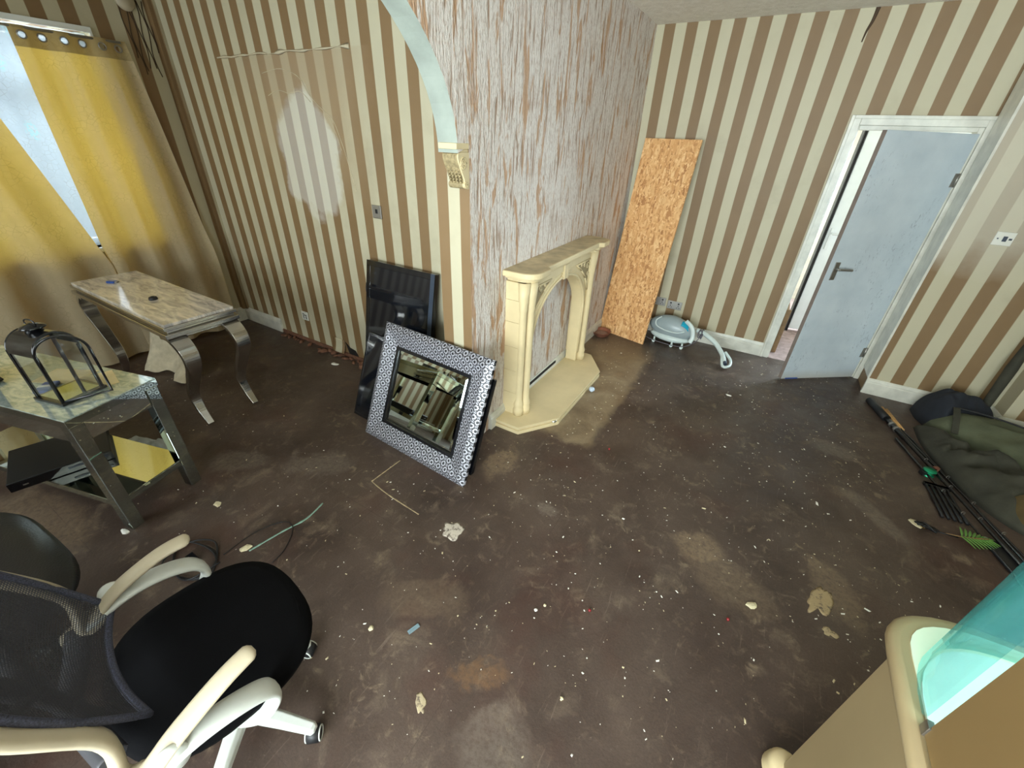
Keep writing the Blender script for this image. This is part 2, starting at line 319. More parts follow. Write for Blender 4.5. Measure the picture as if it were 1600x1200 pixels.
# ------------------------------------------------------------------ mesh helpers
class MB:
    def __init__(s): s.bm = bmesh.new(); s.mi = 0
    def _f(s, vs, smooth=False):
        try:
            f = s.bm.faces.new(vs); f.material_index = s.mi; f.smooth = smooth; return f
        except ValueError: return None
    def v(s, p): return s.bm.verts.new(p)
    def box(s, a, b, m=None):
        x0, y0, z0 = a; x1, y1, z1 = b
        P = [(x0, y0, z0), (x1, y0, z0), (x1, y1, z0), (x0, y1, z0), (x0, y0, z1), (x1, y0, z1), (x1, y1, z1), (x0, y1, z1)]
        vs = [s.v(m @ Vector(p) if m else p) for p in P]
        for q in ((0, 3, 2, 1), (4, 5, 6, 7), (0, 1, 5, 4), (1, 2, 6, 5), (2, 3, 7, 6), (3, 0, 4, 7)): s._f([vs[i] for i in q])
        return s
    def prism(s, poly, lo, hi, axis=2, m=None, smooth=False):
        def P(u, v, w):
            p = {0: (w, u, v), 1: (u, w, v), 2: (u, v, w)}[axis]
            return m @ Vector(p) if m else p
        A = [s.v(P(u, v, lo)) for u, v in poly]; B = [s.v(P(u, v, hi)) for u, v in poly]; n = len(poly)
        s._f(A[::-1]); s._f(B)
        for i in range(n): s._f([A[i], A[(i + 1) % n], B[(i + 1) % n], B[i]], smooth)
        return s
    def loft(s, rings, cap=True, smooth=True, close=True):
        R = [[s.v(p) for p in r] for r in rings]; n = len(R[0])
        for i in range(len(R) - 1):
            for j in range(n if close else n - 1):
                s._f([R[i][j], R[i][(j + 1) % n], R[i + 1][(j + 1) % n], R[i + 1][j]], smooth)
        if cap and close: s._f(R[0][::-1]); s._f(R[-1])
        return s
    def lathe(s, prof, seg=24, m=None, sx=1, sy=1):
        rings = []
        for r, z in prof:
            rings.append([(m @ Vector((r * sx * math.cos(2 * PI * k / seg), r * sy * math.sin(2 * PI * k / seg), z))) if m else (r * sx * math.cos(2 * PI * k / seg), r * sy * math.sin(2 * PI * k / seg), z) for k in range(seg)])
        return s.loft(rings)
    def tube(s, pts, r, seg=8, flat=None, up=None, rad=None):
        """flat=(a,b): half sizes of an elliptical section; up fixes the section's second axis"""
        P = [Vector(p) for p in pts]; rings = []
        for i, p in enumerate(P):
            d = (P[min(i + 1, len(P) - 1)] - P[max(i - 1, 0)]).normalized()
            u = Vector(up) if up else (Vector((0, 0, 1)) if abs(d.z) < .9 else Vector((1, 0, 0)))
            a = d.cross(u).normalized(); b = a.cross(d).normalized()
            k = rad[i] if rad else 1
            ra, rb = (flat if flat else (r, r))
            rings.append([p + a * ra * k * math.cos(2 * PI * q / seg) + b * rb * k * math.sin(2 * PI * q / seg) for q in range(seg)])
        return s.loft(rings)
    def bar(s, pts, w, t, up):
        """rectangular ribbon along pts; widths w (number or list) across, thickness t"""
        P = [Vector(p) for p in pts]; rings = []
        for i, p in enumerate(P):
            d = (P[min(i + 1, len(P) - 1)] - P[max(i - 1, 0)]).normalized(); a = Vector(up).normalized(); b = d.cross(a).normalized()
            ww = (w[i] if isinstance(w, (list, tuple)) else w) / 2; tt = (t[i] if isinstance(t, (list, tuple)) else t) / 2
            rings.append([p + a * ww + b * tt, p - a * ww + b * tt, p - a * ww - b * tt, p + a * ww - b * tt])
        return s.loft(rings, smooth=False)
    def build(s, name, mats, parent=None, bevel=0, seg=2, smooth=False, sub=0, kind=None, label=None, mw=None):
        bmesh.ops.recalc_face_normals(s.bm, faces=s.bm.faces)
        me = bpy.data.meshes.new(name); s.bm.to_mesh(me); s.bm.free()
        for m in (mats if isinstance(mats, (list, tuple)) else [mats]): me.materials.append(m)
        o = bpy.data.objects.new(name, me); COL.objects.link(o)
        if smooth: me.shade_smooth()
        if bevel:
            b = o.modifiers.new('bevel', 'BEVEL'); b.width = bevel; b.segments = seg; b.limit_method = 'ANGLE'; b.angle_limit = .6
            b.harden_normals = False
        if sub:
            q = o.modifiers.new('sub', 'SUBSURF'); q.levels = sub; q.render_levels = sub
        if parent: o.parent = parent
        if kind: o['kind'] = kind
        if label: o['label'] = label
        if mw is not None: o.matrix_world = mw
        return o
def tag(o, label, cat, group=None):
    o['label'] = label; o['category'] = cat
    if group: o['group'] = group
    return o
def thing(name, label, cat, loc=(0, 0, 0), rz=0.0, mw=None, group=None):
    o = bpy.data.objects.new(name, None); COL.objects.link(o); o.empty_display_size = .1
    if mw is not None: o.matrix_world = mw
    else: o.location = loc; o.rotation_euler = (0, 0, rz)
    return tag(o, label, cat, group)
def frame_from(bl, br, top, th=0):
    """matrix with x along bl->br, z towards top, y the back normal"""
    bl, br, top = Vector(bl), Vector(br), Vector(top)
    x = (br - bl).normalized(); z = (top - bl); z = (z - x * z.dot(x)).normalized(); y = z.cross(x)
    m = Matrix((x, y, z)).transposed().to_4x4(); m.translation = bl
    return m
def arc(cx, cy, r, a0, a1, n, ry=None):
    ry = ry or r
    return [(cx + r * math.cos(a0 + (a1 - a0) * i / n), cy + ry * math.sin(a0 + (a1 - a0) * i / n)) for i in range(n + 1)]
def spline(pts, n=8):
    P = [Vector(p) for p in pts]; out = []
    for i in range(len(P) - 1):
        p0 = P[max(i - 1, 0)]; p1 = P[i]; p2 = P[i + 1]; p3 = P[min(i + 2, len(P) - 1)]
        for k in range(n):
            t = k / n
            out.append(.5 * ((2 * p1) + (p2 - p0) * t + (2 * p0 - 5 * p1 + 4 * p2 - p3) * t * t + (3 * p1 - p0 - 3 * p2 + p3) * t ** 3))
    out.append(P[-1]); return out

# ================================================================== SETTING
CH = 2.69; XW = -4.66; YL = 2.21; YB = 4.56; XT = -1.32; YN = 1.81; XR = 2.7; YR = -2.3; YRW = 4.28
b = MB(); b.box((XW - .3, YR - .3, -.1), (XR + .2, YB + .0, 0)); b.build('floor', M_floor, kind='structure')
b = MB(); b.box((-.6, YB, -.1), (2.4, 7.0, -.002)); b.build('floor', M_hallfloor, kind='structure', label='pinkish worn hall floor beyond the door')
b = MB(); b.box((XW - .3, YR - .3, CH), (XR + .2, YB + .2, CH + .1)); b.build('ceiling', M_ceil, kind='structure')
# back wall with the door opening (x .36 .. 1.09, z < 1.99)
DX0, DX1, DZ = .365, 1.085, 1.995
b = MB(); b.box((XT - .02, YB, 0), (DX0, YB + .12, CH)); b.box((DX1, YB, 0), (XR, YB + .12, CH)); b.box((DX0, YB, DZ), (DX1, YB + .12, CH))
b.build('wall_back', M_back, kind='structure')
b = MB(); b.box((XW, YL, 0), (-1.52, YL + .12, CH)); b.build('wall_left', M_left, kind='structure')
# centre wall: ribbed paper on the room side, striped end
b = MB(); b.mi = 1; b.box((-1.53, YN, 0), (XT, YB, CH))
for f in b.bm.faces:
    f.normal_update(); c = f.calc_center_median()
    f.material_index = 0 if abs(c.x - XT) < 1e-4 else 1
b.build('wall_center', [M_tex, M_nib], kind='structure')
# arch header between the two rooms
pts = [(.62 + 1.105 * math.cos(a), 1.75 + .72 * math.sin(a)) for a in [PI * i / 48 for i in range(49)]]
poly = [(YN + .001, 1.78), (YN + .001, CH), (YR, CH), (YR, 1.78)] + pts[::-1]
b = MB(); b.prism(poly, XT - .115, XT - .0005, axis=0)
for f in b.bm.faces:
    f.normal_update(); n = f.normal
    f.material_index = 0 if abs(n.x) > .9 and f.calc_center_median().x > XT - .05 else (1 if abs(n.x) > .9 else 2)
b.build('wall_arch', [M_tex, M_plaster, M_plaster], kind='structure')
b = MB(); b.box((XT - .115, YR, 0), (XT, -.60, 1.79)); b.build('wall_arch_end', M_tex, kind='structure')
# right hand walls
b = MB(); b.box((1.126, YRW, 0), (1.93, YB, CH)); b.build('wall_right', M_rw, kind='structure')
b = MB(); b.box((1.93, 4.12, 0), (XR, YB, CH)); b.build('wall_right_boxing', M_rw, kind='structure')
b = MB(); b.box((XR, YR, 0), (XR + .12, YB, CH)); b.build('wall_side', M_side, kind='structure')
# rear wall with wide window opening and an added unseen one at the left
b = MB(); b.box((XW, YR - .12, 0), (-4.1, YR, CH)); b.box((-4.1, YR - .12, 0), (-2.3, YR, .75)); b.box((-4.1, YR - .12, 2.35), (-2.3, YR, CH)); b.box((-2.3, YR - .12, 0), (-1.4, YR, CH)); b.box((-1.4, YR - .12, 0), (1.8, YR, .75)); b.box((-1.4, YR - .12, 2.35), (1.8, YR, CH)); b.box((1.8, YR - .12, 0), (XR + .1, YR, CH))
b.build('wall_rear', stripes('striped_wallpaper_rear', 0, 0, .18), kind='structure')
# window wall
WY0, WY1, WZ0, WZ1 = .05, 1.74, .93, 2.37
b = MB(); b.box((XW - .25, YR, 0), (XW, WY0, CH)); b.box((XW - .25, WY1, 0), (XW, YL + .1, CH)); b.box((XW - .25, WY0, 0), (XW, WY1, WZ0)); b.box((XW - .25, WY0, WZ1), (XW, WY1, CH))
b.build('wall_window', M_win, kind='structure')
# corner pipe boxing in the left corner
b = MB(); b.box((XW, YL - .045, .13), (XW + .05, YL, CH)); b.box((XW + .055, YL - .02, .13), (XW + .075, YL, CH)); b.build('trim_2', M_left, kind='structure', label='narrow boxed pipe run in the left corner')
# hall
b = MB(); b.box((-.6, YB + .12, 0), (.22, 6.9, 2.5)); b.box((-.6, 6.9, 0), (.95, 7.0, 2.5)); b.box((2.3, YB, 0), (2.4, 4.9, 2.5)); b.build('wall_hall', M_hallwall, kind='structure')
b = MB(); b.box((-.6, YB + .12, 2.4), (2.4, 7.0, 2.5)); b.build('ceiling', M_hallwall, kind='structure', label='plain hall ceiling seen through the door gap')
# skirtings
def skirt(name, p0, p1, n, h=.14, t=.022, lab=None):
    p0, p1, n = Vector(p0), Vector(p1), Vector(n); d = (p1 - p0); L = d.length; d.normalize()
    prof = [(0, 0), (t, 0), (t, h * .72), (t * .75, h * .78), (t * .75, h * .84), (t * .35, h), (0, h)]
    b = MB(); A = [b.v(p0 + n * a + Vector((0, 0, z))) for a, z in prof]; B = [b.v(p1 + n * a + Vector((0, 0, z))) for a, z in prof]
    b._f(A[::-1]); b._f(B)
    for i in range(len(prof)): b._f([A[i], A[(i + 1) % len(prof)], B[(i + 1) % len(prof)], B[i]])
    return b.build(name, M_skirt, kind='structure', label=lab)
skirt('baseboard_back', (XT, YB, 0), (.30, YB, 0), (0, -1, 0))
skirt('baseboard_right', (1.115, YRW, 0), (1.93, YRW, 0), (0, -1, 0))
skirt('baseboard_boxing', (1.93, YRW, 0), (1.93, 4.10, 0), (-1, 0, 0)); skirt('baseboard_boxing_front', (1.91, 4.12, 0), (XR, 4.12, 0), (0, -1, 0))
skirt('baseboard_left', (XW + .02, YL, 0), (-4.02, YL, 0), (0, -1, 0))
skirt('baseboard_center', (XT, 2.0, 0), (XT, YB, 0), (1, 0, 0), h=.12)
skirt('baseboard_window', (XW, YL, 0), (XW, YR, 0), (1, 0, 0))

# door frame + casing
b = MB()
b.box((DX0 - .068, YB - .02, 0), (DX0, YB, DZ + .065)); b.box((DX1, YB - .02, 0), (1.124, YB, DZ + .065)); b.box((DX0, YB - .02, DZ), (DX1, YB, DZ + .065))
b.box((DX0 - .068, YB - .03, 0), (DX0 - .045, YB - .02, DZ + .065)); b.box((DX0 - .045, YB - .03, DZ + .042), (1.124, YB - .02, DZ + .065))
b.box((DX0, YB - .005, 0), (DX0 + .008, YB + .12, DZ)); b.box((DX1 - .03, YB - .005, 0), (DX1, YB + .12, DZ)); b.box((DX0 + .008, YB - .005, DZ - .03), (DX1 - .03, YB + .12, DZ))
b.build('trim_1', M_skirt, kind='structure', bevel=.003, label='white painted door frame with worn architrave')
# white corner strip beside the frame
b = MB(); b.box((1.112, YRW - .004, .14), (1.127, YB - .03, CH)); b.build('trim_3', M_skirt, kind='structure', label='dirty white corner strip of the wall beside the door')
# interior door leaf, hinged on the right, ajar into the room
hx, hy = 1.058, YB - .012; fx, fy = .484, 4.106
ang = math.atan2(fy - hy, fx - hx); L = math.hypot(fx - hx, fy - hy)
dr = bpy.data.objects.new('door_1', None); COL.objects.link(dr); dr.location = (hx, hy, 0); dr.rotation_euler = (0, 0, ang); dr['kind'] = 'structure'; dr['label'] = 'flat white scuffed door standing ajar into the room'
b = MB(); b.box((0, -.018, .012), (L, .018, 1.955)); b.build('door_leaf', [M_door], dr, bevel=.002)
b = MB(); b.box((L, -.0175, .013), (L + .0015, .0175, 1.954)); b.build('door_edge', plain('bare_grey_edge', C(128, 116, 108), .7), dr)
b = MB(); b.box((L - .16, .019, .012), (L - .04, .024, .022)); b.build('door_strip', M_blue, dr, label='small blue strip at the foot of the door')
# handle on both sides (y+ is the room side: leaf normal)
for sgn in (1, -1):
    hd = MB(); hd.box((L - .085, sgn * .019, .93), (L - .045, sgn * .026, 1.07)); ho = hd.build('door_handle', M_steel, dr, bevel=.002)
    q = MB(); q.tube([(L - .065, sgn * .02, 1.02), (L - .065, sgn * .06, 1.02)], .009); q.tube(spline([(L - .065, sgn * .06, 1.02), (L - .10, sgn * .064, 1.02), (L - .18, sgn * .058, 1.015)]), .009); q.build('lever', M_steel, ho)
for z in (.22, 1.62):
    q = MB(); q.box((-.004, -.02, z), (.03, .021, z + .09)); q.tube([(-.004, .022, z), (-.004, .022, z + .09)], .006); q.build('hinge', M_steel, dr)
# front door of the house, standing open in the hall
fd = bpy.data.objects.new('door_2', None); COL.objects.link(fd); fd.location = (.50, 5.50, 0); fd.rotation_euler = (0, 0, .16); fd['kind'] = 'structure'; fd['label'] = 'white moulded front door seen through the gap'
b = MB(); b.box((0.03, 0, .03), (.84, .06, 2.03)); b.build('door_leaf', M_upvc, fd, bevel=.006)
for x in (0, .018): MB().box((x, -.01, .0), (x + .011, .07, 2.06)).build('door_seal', M_gasket, fd)
b = MB()
for z0, z1 in ((.22, .82), (1.18, 1.88)):
    b.box((.16, -.012, z0), (.175, .0, z1)); b.box((.70, -.012, z0), (.715, .0, z1)); b.box((.16, -.012, z1), (.715, .0, z1 + .015)); b.box((.16, -.012, z0 - .015), (.715, 0, z0))
b.build('door_moulding', M_upvc, fd, bevel=.003)
b = MB(); b.box((.055, -.014, .93), (.085, 0, 1.14)); h2 = b.build('door_handle', M_upvc, fd, bevel=.004)
b = MB(); b.tube([(.07, -.014, 1.09), (.07, -.05, 1.09)], .010); b.tube([(.07, -.05, 1.09), (.19, -.05, 1.09)], .011); b.build('lever', M_upvc, h2)
# clutter low behind the frame in the hall
t_ = thing('shoe_rack', 'low wooden rack with dark shoes glimpsed past the door frame', 'rack', (.33, 5.0, 0))
for z in (.06, .22, .38): MB().box((-.10, -.25, z), (.10, .25, z + .02)).build('shelf', M_wood, t_, bevel=.002)
for y in (-.27, .25): MB().box((-.10, y, 0), (.10, y + .02, .46)).build('side_panel', M_wood, t_)
sh = tag(MB().loft([[(.33 + .04 * math.cos(a) * k, 4.92 + u, .402 + max(0, .035 * k * (1 + math.sin(a)))) for a in [2 * PI * i / 10 for i in range(10)]] for u, k in ((-.13, .5), (-.1, .9), (-.02, 1), (.06, .9), (.12, 1.2), (.15, .7))]).build('shoe', M_blackm), 'black shoe on top of the low rack in the hall', 'shoe')

# window (frame + panes)
wn = bpy.data.objects.new('window_1', None); COL.objects.link(wn); wn['kind'] = 'structure'; wn['label'] = 'white framed window behind the gold curtains'
xf = XW - .16
b = MB()
for y in (WY0, (WY0 + WY1) / 2 - .03, WY1 - .06): b.box((xf, y, WZ0), (xf + .07, y + .06, WZ1))
for z in (WZ0, WZ1 - .06, 1.95): b.box((xf, WY0, z), (xf + .065, WY1, z + .055))
b.build('window_frame', M_upvc, wn, bevel=.004)
for y0, y1 in ((WY0 + .06, (WY0 + WY1) / 2 - .03), ((WY0 + WY1) / 2 + .03, WY1 - .06)):
    for z0, z1 in ((WZ0 + .055, 1.95), (2.005, WZ1 - .06)):
        b = MB(); b.box((xf + .03, y0, z0), (xf + .036, y1, z1)); b.build('pane', M_glass, wn)
b = MB(); b.box((XW - .16, WY0 - .02, WZ0 - .03), (XW + .05, WY1 + .02, WZ0)); b.build('window_sill', M_upvc, wn, bevel=.004)
b = MB(); b.box((XW - .005, WY0 - .05, WZ1 - .005), (XW + .012, WY1 + .012, WZ1 + .03)); b.box((XW - .005, WY1 - .005, WZ0), (XW + .012, WY1 + .012, WZ1)); b.build('window_trim', M_upvc, wn, bevel=.003)
# neighbouring garden wall and ground outside, rear window
b = MB(); b.box((-9.5, -3, -.2), (-4.95, 5, -.1)); b.build('outside_ground', plain('outside_paving', C(150, 148, 140), .9), kind='structure', label='pale paving outside the window')
wr = bpy.data.objects.new('window_2', None); COL.objects.link(wr); wr['kind'] = 'structure'
b = MB()
for x in (-1.4, -.36, .70, 1.74): b.box((x, YR - .09, .75), (x + .06, YR - .02, 2.35))
for z in (.75, 2.29): b.box((-1.4, YR - .09, z), (1.8, YR - .02, z + .06))
b.build('window_frame', M_upvc, wr, bevel=.004)
for x0, x1 in ((-1.34, -.36), (-.30, .70), (.76, 1.74)):
    b = MB(); b.box((x0, YR - .06, .81), (x1, YR - .054, 2.29)); b.build('pane', M_glass, wr)
w3 = bpy.data.objects.new('fill_window_3', None); COL.objects.link(w3); w3['kind'] = 'structure'  # added unseen window, put in to let fill light into the left room
b = MB()
for x in (-4.1, -3.23, -2.36): b.box((x, YR - .09, .75), (x + .06, YR - .02, 2.35))
for z in (.75, 2.29): b.box((-4.1, YR - .09, z), (-2.3, YR - .02, z + .06))
b.build('window_frame', M_upvc, w3, bevel=.004)
for x0, x1 in ((-4.04, -3.23), (-3.17, -2.36)): MB().box((x0, YR - .06, .81), (x1, YR - .054, 2.29)).build('pane', M_glass, w3)

# wall damage, built as torn paper
b = MB(); n = 60
xs = [-3.93 + 1.44 * i / n for i in range(n + 1)]
top = [2.258 + .010 * noise.noise(Vector((x * 6, 1, 2))) for x in xs]; wid = [max(.004, .012 + .03 * noise.noise(Vector((x * 9, 5, 2)))) for x in xs]
b.loft([[(x, YL - .001, t0 + w0 * .6), (x, YL - .007, t0), (x, YL - .001, t0 - w0 * .5)] for x, t0, w0 in zip(xs, top, wid)], close=True)
tag(b.build('torn_wallpaper_edge', M_paperedge), 'ragged horizontal tear of cream paper high on the left striped wall', 'wallpaper')
b = MB()
for path in ([(-3.42, 2.15), (-3.2, 2.17), (-3.02, 2.12), (-2.94, 2.02), (-2.82, 1.93), (-2.74, 1.88), (-2.69, 1.76), (-2.66, 1.66), (-2.61, 1.45)], [(-3.40, 2.02), (-3.27, 2.05), (-3.15, 2.03), (-3.03, 2.04), (-2.94, 1.98)], [(-2.78, 1.90), (-2.73, 1.80), (-2.70, 1.70)]):
    p = spline([(x, YL - .002, z) for x, z in path], 6)
    b.tube(p, .0026, 5, rad=[.6 + .8 * abs(noise.noise(Vector((i * .4, 3, 1)))) for i in range(len(p))])
tag(b.build('peeling_wallpaper_edge', M_paperedge), 'curling edge of peeled wallpaper around the shiny patch on the left wall', 'wallpaper')
# rubble and holes where the left skirting is missing
b = MB(); b.box((-4.02, YL - .012, 0), (-1.6, YL - .001, .035)); 
for i in range(34):
    x = -4.0 + 1.9 * random.random(); s = .012 + .03 * random.random()
    b.lathe([(0, 0), (s, .002), (s * .8, s * .5), (0, s * .7)], 5, Matrix.Translation((x, YL - .03 - .05 * random.random(), 0)) @ Matrix.Rotation(random.random() * 6, 4, 'Z'), 1.4, .7)
tag(b.build('wall_rubble', M_rubble, kind='stuff'), 'broken plaster and mortar along the foot of the left wall', 'rubble')
b = MB(); b.prism([(-3.02, .035), (-3.05, .14), (-3.0, .10), (-2.93, .085), (-2.90, .035)], YL - .006, YL - .001, axis=1); tag(b.build('plaster_hole', M_dark), 'small dark hole low in the left wall beside the curled paper', 'hole')
b = MB(); b.loft([[(-3.22 + .16 * u, YL - .002 - .03 * (1 - v) ** 2 - .004, .03 + .13 * v) for u in [i / 6 for i in range(7)]] for v in [j / 6 for j in range(7)]], close=False, cap=False)
o = b.build('curled_wallpaper', M_left, smooth=True); md = o.modifiers.new('s', 'SOLIDIFY'); md.thickness = .002; tag(o, 'loose flap of striped paper curling out above the floor on the left wall', 'wallpaper')
# crack top right of back wall
b = MB(); p = spline([(.21, YB - .001, CH), (.205, YB - .001, 2.62), (.19, YB - .001, 2.56), (.185, YB - .001, 2.50)], 8); b.tube(p, .009, 6, flat=(.011, .003), up=(0, 1, 0), rad=[1.2 - .9 * i / len(p) + .3 * noise.noise(Vector((i, 2, 3))) for i in range(len(p))]); tag(b.build('wallpaper_split', M_mould), 'dark split between two strips of paper above the door near the ceiling', 'crack')
# brown drip marks in the left corner, on the window wall: raised wrinkles of paper
b = MB()
for i in range(8):
    y0 = 1.99 + .026 * i; z1 = 2.62; z0 = 2.12 + .22 * random.random()
    p = spline([(XW + .001, y0 + .012 * math.sin(z * 17 + i * 2), z) for z in [z1 - (z1 - z0) * k / 6 for k in range(7)]], 4); b.tube(p, .0035, 5)
tag(b.build('blistered_wallpaper', M_mould), 'brown water-stained wrinkles in the paper beside the left corner', 'wallpaper')
# round alarm on window wall
b = MB(); b.lathe([(0, 0), (.06, 0), (.062, .012), (.055, .03), (.0, .034)], 28, Matrix.Translation((XW, 2.03, 2.60)) @ Matrix.Rotation(PI / 2, 4, 'Y')); tag(b.build('round_vent_cover', M_creamp, smooth=False), 'small round cream cover on the wall above the right curtain', 'cover')

# ================================================================== CURTAINS
def curtain(name, label, y_top, y_bot, n_eye, lining=None):
    """y_top/y_bot: (left, right) y range at top and bottom"""
    root = thing(name, label, 'curtain', (XW + .12, sum(y_bot) / 2, 0)); inv = Vector(root.location)
    ZT, ZB = 2.335, .03; NY, NZ = 150, 200; b = MB(); g = []
    eyes = [(i + .5) / n_eye for i in range(n_eye)]
    for j in range(NZ + 1):
        v = j / NZ; z = ZT - (ZT - ZB) * v; row = []
        for i in range(NY + 1):
            u = i / NY; k = min(1, v / .66) ** .9
            y = (y_top[0] + (y_top[1] - y_top[0]) * u) * (1 - k) + (y_bot[0] + (y_bot[1] - y_bot[0]) * u) * k
            fold = .028 * math.sin(u * 2 * PI * (n_eye / 2)) * (.5 + .8 * v) + .02 * noise.noise(Vector((u * 5, v * 2.2, len(label)))) * (.4 + v) + .006 * noise.noise(Vector((u * 18, v * 6, 3)))
            if z < WZ0 + .05: fold += .035 * min(1, (WZ0 + .05 - z) / .3)
            row.append(b.v(Vector((XW + .10 + fold, y, z)) - inv))
        g.append(row)
    for j in range(NZ):
        z = ZT - (ZT - ZB) * (j + .5) / NZ
        for i in range(NY):
            u = (i + .5) / NY; yc = y_top[0] + (y_top[1] - y_top[0]) * u
            if any((((u - e) * abs(y_top[1] - y_top[0])) ** 2 + (z - 2.285) ** 2) < .020 ** 2 for e in eyes): continue
            f = b._f([g[j][i], g[j][i + 1], g[j + 1][i + 1], g[j + 1][i]], True)
            f.material_index = 1 if z > 2.225 else 0
    b.build('curtain_cloth', [M_curtain, M_heading], root)
    for e in eyes:
        y = y_top[0] + (y_top[1] - y_top[0]) * e; u = e
        fold = .028 * math.sin(u * 2 * PI * (n_eye / 2)) * .5
        q = MB(); q.tube([Vector((XW + .103 + fold, y + .021 * math.cos(a), 2.285 + .021 * math.sin(a))) - inv for a in [2 * PI * k / 20 for k in range(21)]], .0045, 6); q.build('eyelet', M_steel, root)
    return root
curtain('curtain', 'gold eyelet curtain at the right of the window, nearest the corner', (1.27, 1.90), (1.236, 2.03), 6)
curtain('curtain', 'gold curtain drawn aside at the left edge of the window', (.10, .90), (.12, 1.242), 6)
b = MB(); g = [[b.v((XW - .03 + .012 * math.sin(y * 38) , y, z)) for y in [WY0 + .01 + (WY1 - WY0 - .02) * i / 120 for i in range(121)]] for z in [WZ0 + .01, 1.4, 1.9, WZ1 - .02]]
for j in range(3):
    for i in range(120): b._f([g[j][i], g[j][i + 1], g[j + 1][i + 1], g[j + 1][i]], True)
tag(b.build('net_curtain', M_net), 'thin white printed net hanging in the gap between the gold curtains', 'curtain')
b = MB(); b.tube([(XW + .1, -.1, 2.325), (XW + .1, 1.87, 2.325)], .008, 10); tag(b.build('curtain_rail', M_steel), 'slim metal rail carrying both gold curtains', 'curtain rail')

# ================================================================== CORBEL
cb = thing('corbel', 'ornate cream plaster bracket under the end of the arch', 'bracket', (XT, YN, 1.60))
W = .105
b = MB(); b.box((-W, -.098, .165), (.002, 0, .19)); b.box((-W + .006, -.085, .152), (-.004, 0, .165)); b.build('cap', M_stone, cb, bevel=.003)
prof = spline([(0, .152), (-.075, .15), (-.082, .125), (-.066, .09), (-.044, .05), (-.036, .03), (-.046, .018), (-.04, .002), (-.02, -.004), (0, -.004)], 5)
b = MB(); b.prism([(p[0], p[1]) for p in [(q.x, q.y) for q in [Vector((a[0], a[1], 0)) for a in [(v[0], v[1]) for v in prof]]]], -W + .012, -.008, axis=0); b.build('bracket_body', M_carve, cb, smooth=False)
b = MB(); b.prism([(v[0], v[1]) for v in prof], -.008, -.001, axis=0); b.build('side_plate', M_stone, cb)
b = MB()
for i in range(9):
    t0 = i / 8; z = .135 - .11 * t0; y = -.079 + .038 * t0 ** .8
    for k in range(4):
        b.lathe([(0, -.004), (.008, 0), (.005, .006), (0, .008)], 6, Matrix.Translation((-W + .025 + .02 * k, y, z)) @ Matrix.Rotation(PI / 2, 4, 'X'))
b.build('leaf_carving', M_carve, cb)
b = MB(); sp = [(0.0, -.045 + .026 * (1 - k / 30) * math.cos(k * .55), .105 + .030 * (1 - k / 30) * math.sin(k * .55)) for k in range(28)]; b.tube(sp, .0035, 5); b.build('scroll', M_stone, cb)
b = MB(); b.tube([(0, -.028 + .012 * math.cos(a), .014 + .012 * math.sin(a)) for a in [2 * PI * k / 12 for k in range(13)]], .004, 5); b.build('scroll', M_stone, cb)

# ================================================================== FIRE SURROUND
fs = thing('fire_surround', 'cream stone-effect fire surround with a pointed arch opening', 'fireplace', (XT, 2.79, 0))
D = .165; HT = .06; OZ = 1.05
hw = .605
# arched front panel (y across, z up), x depth
OW = .455; SP = .56; AH = .385
op = [(-OW, HT), (-OW, SP)] + [(-OW * math.cos(a), SP + AH * math.sin(a)) for a in [PI * i / 32 for i in range(1, 32)]] + [(OW, SP), (OW, HT)]
poly = [(-hw + .09, HT), ] + op + [(hw - .09, HT), (hw - .09, OZ), (-hw + .09, OZ)]
b = MB(); b.prism(poly, .03, D - .035, axis=0); b.build('arched_panel', M_stone, fs, bevel=.004)
for s in (-1, 1):
    b = MB()
    zs = [HT, .24, .42, .60, .78, .93, OZ]
    for z0, z1 in zip(zs, zs[1:]):
        b = MB(); b.box((.0, -hw if s < 0 else hw - .09, z0 + .0008), (D - .045, -hw + .09 if s < 0 else hw, z1 - .0008)); b.build('pier_block', M_stone, fs, bevel=.0015)
    for (x, y) in ((D - .045, s * (hw - .022)), (D - .018, s * (hw - .075))):
        b = MB(); r = .026
        b.lathe([(0, HT), (r * 1.45, HT), (r * 1.5, HT + .05), (r * 1.25, HT + .065), (r * 1.4, HT + .08), (r * 1.35, HT + .10), (r * 1.1, HT + .12), (r, HT + .135), (r, .86), (r * 1.15, .875), (r * 1.1, .89), (r * 1.3, .95), (r * 1.6, OZ), (0, OZ)], 20, Matrix.Translation((x, y, 0)))
        b.build('column', M_stone, fs)
    # carved spandrel
    b = MB(); tri = [(s * .50, .73), (s * .50, .99), (s * .22, .99), (s * .33, .93), (s * .43, .85)]
    for i in range(5): b.tube([(D - .03, *tri[i]), (D - .03, *tri[(i + 1) % 5])], .007, 6)
    sp = b.build('spandrel', M_stone, fs)
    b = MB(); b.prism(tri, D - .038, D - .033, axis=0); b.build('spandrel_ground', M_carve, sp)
    b = MB()
    for cy, cz, r0 in ((.455, .94, .032), (.385, .96, .022), (.475, .87, .022), (.32, .97, .014), (.485, .80, .013)):
        b = MB(); b.tube([(D - .03, s * (cy + r0 * (1 - k / 16) * math.cos(k * .6)), cz + r0 * (1 - k / 16) * math.sin(k * .6)) for k in range(14)], .0045, 5); b.build('leaf_curl', M_stone, sp)
for rr, xx, tk in ((OW + .015, D - .034, .011), (OW + .042, D - .036, .007)):
    b = MB(); path = [(xx, -rr, HT + .08), (xx, -rr, SP)] + [(xx, -rr * math.cos(a), SP + (AH + rr - OW) * math.sin(a)) for a in [PI * i / 32 for i in range(1, 32)]] + [(xx, rr, SP), (xx, rr, HT + .08)]
    b.tube(path, tk, 8, up=(1, 0, 0)); b.build('arch_moulding', M_stone, fs)
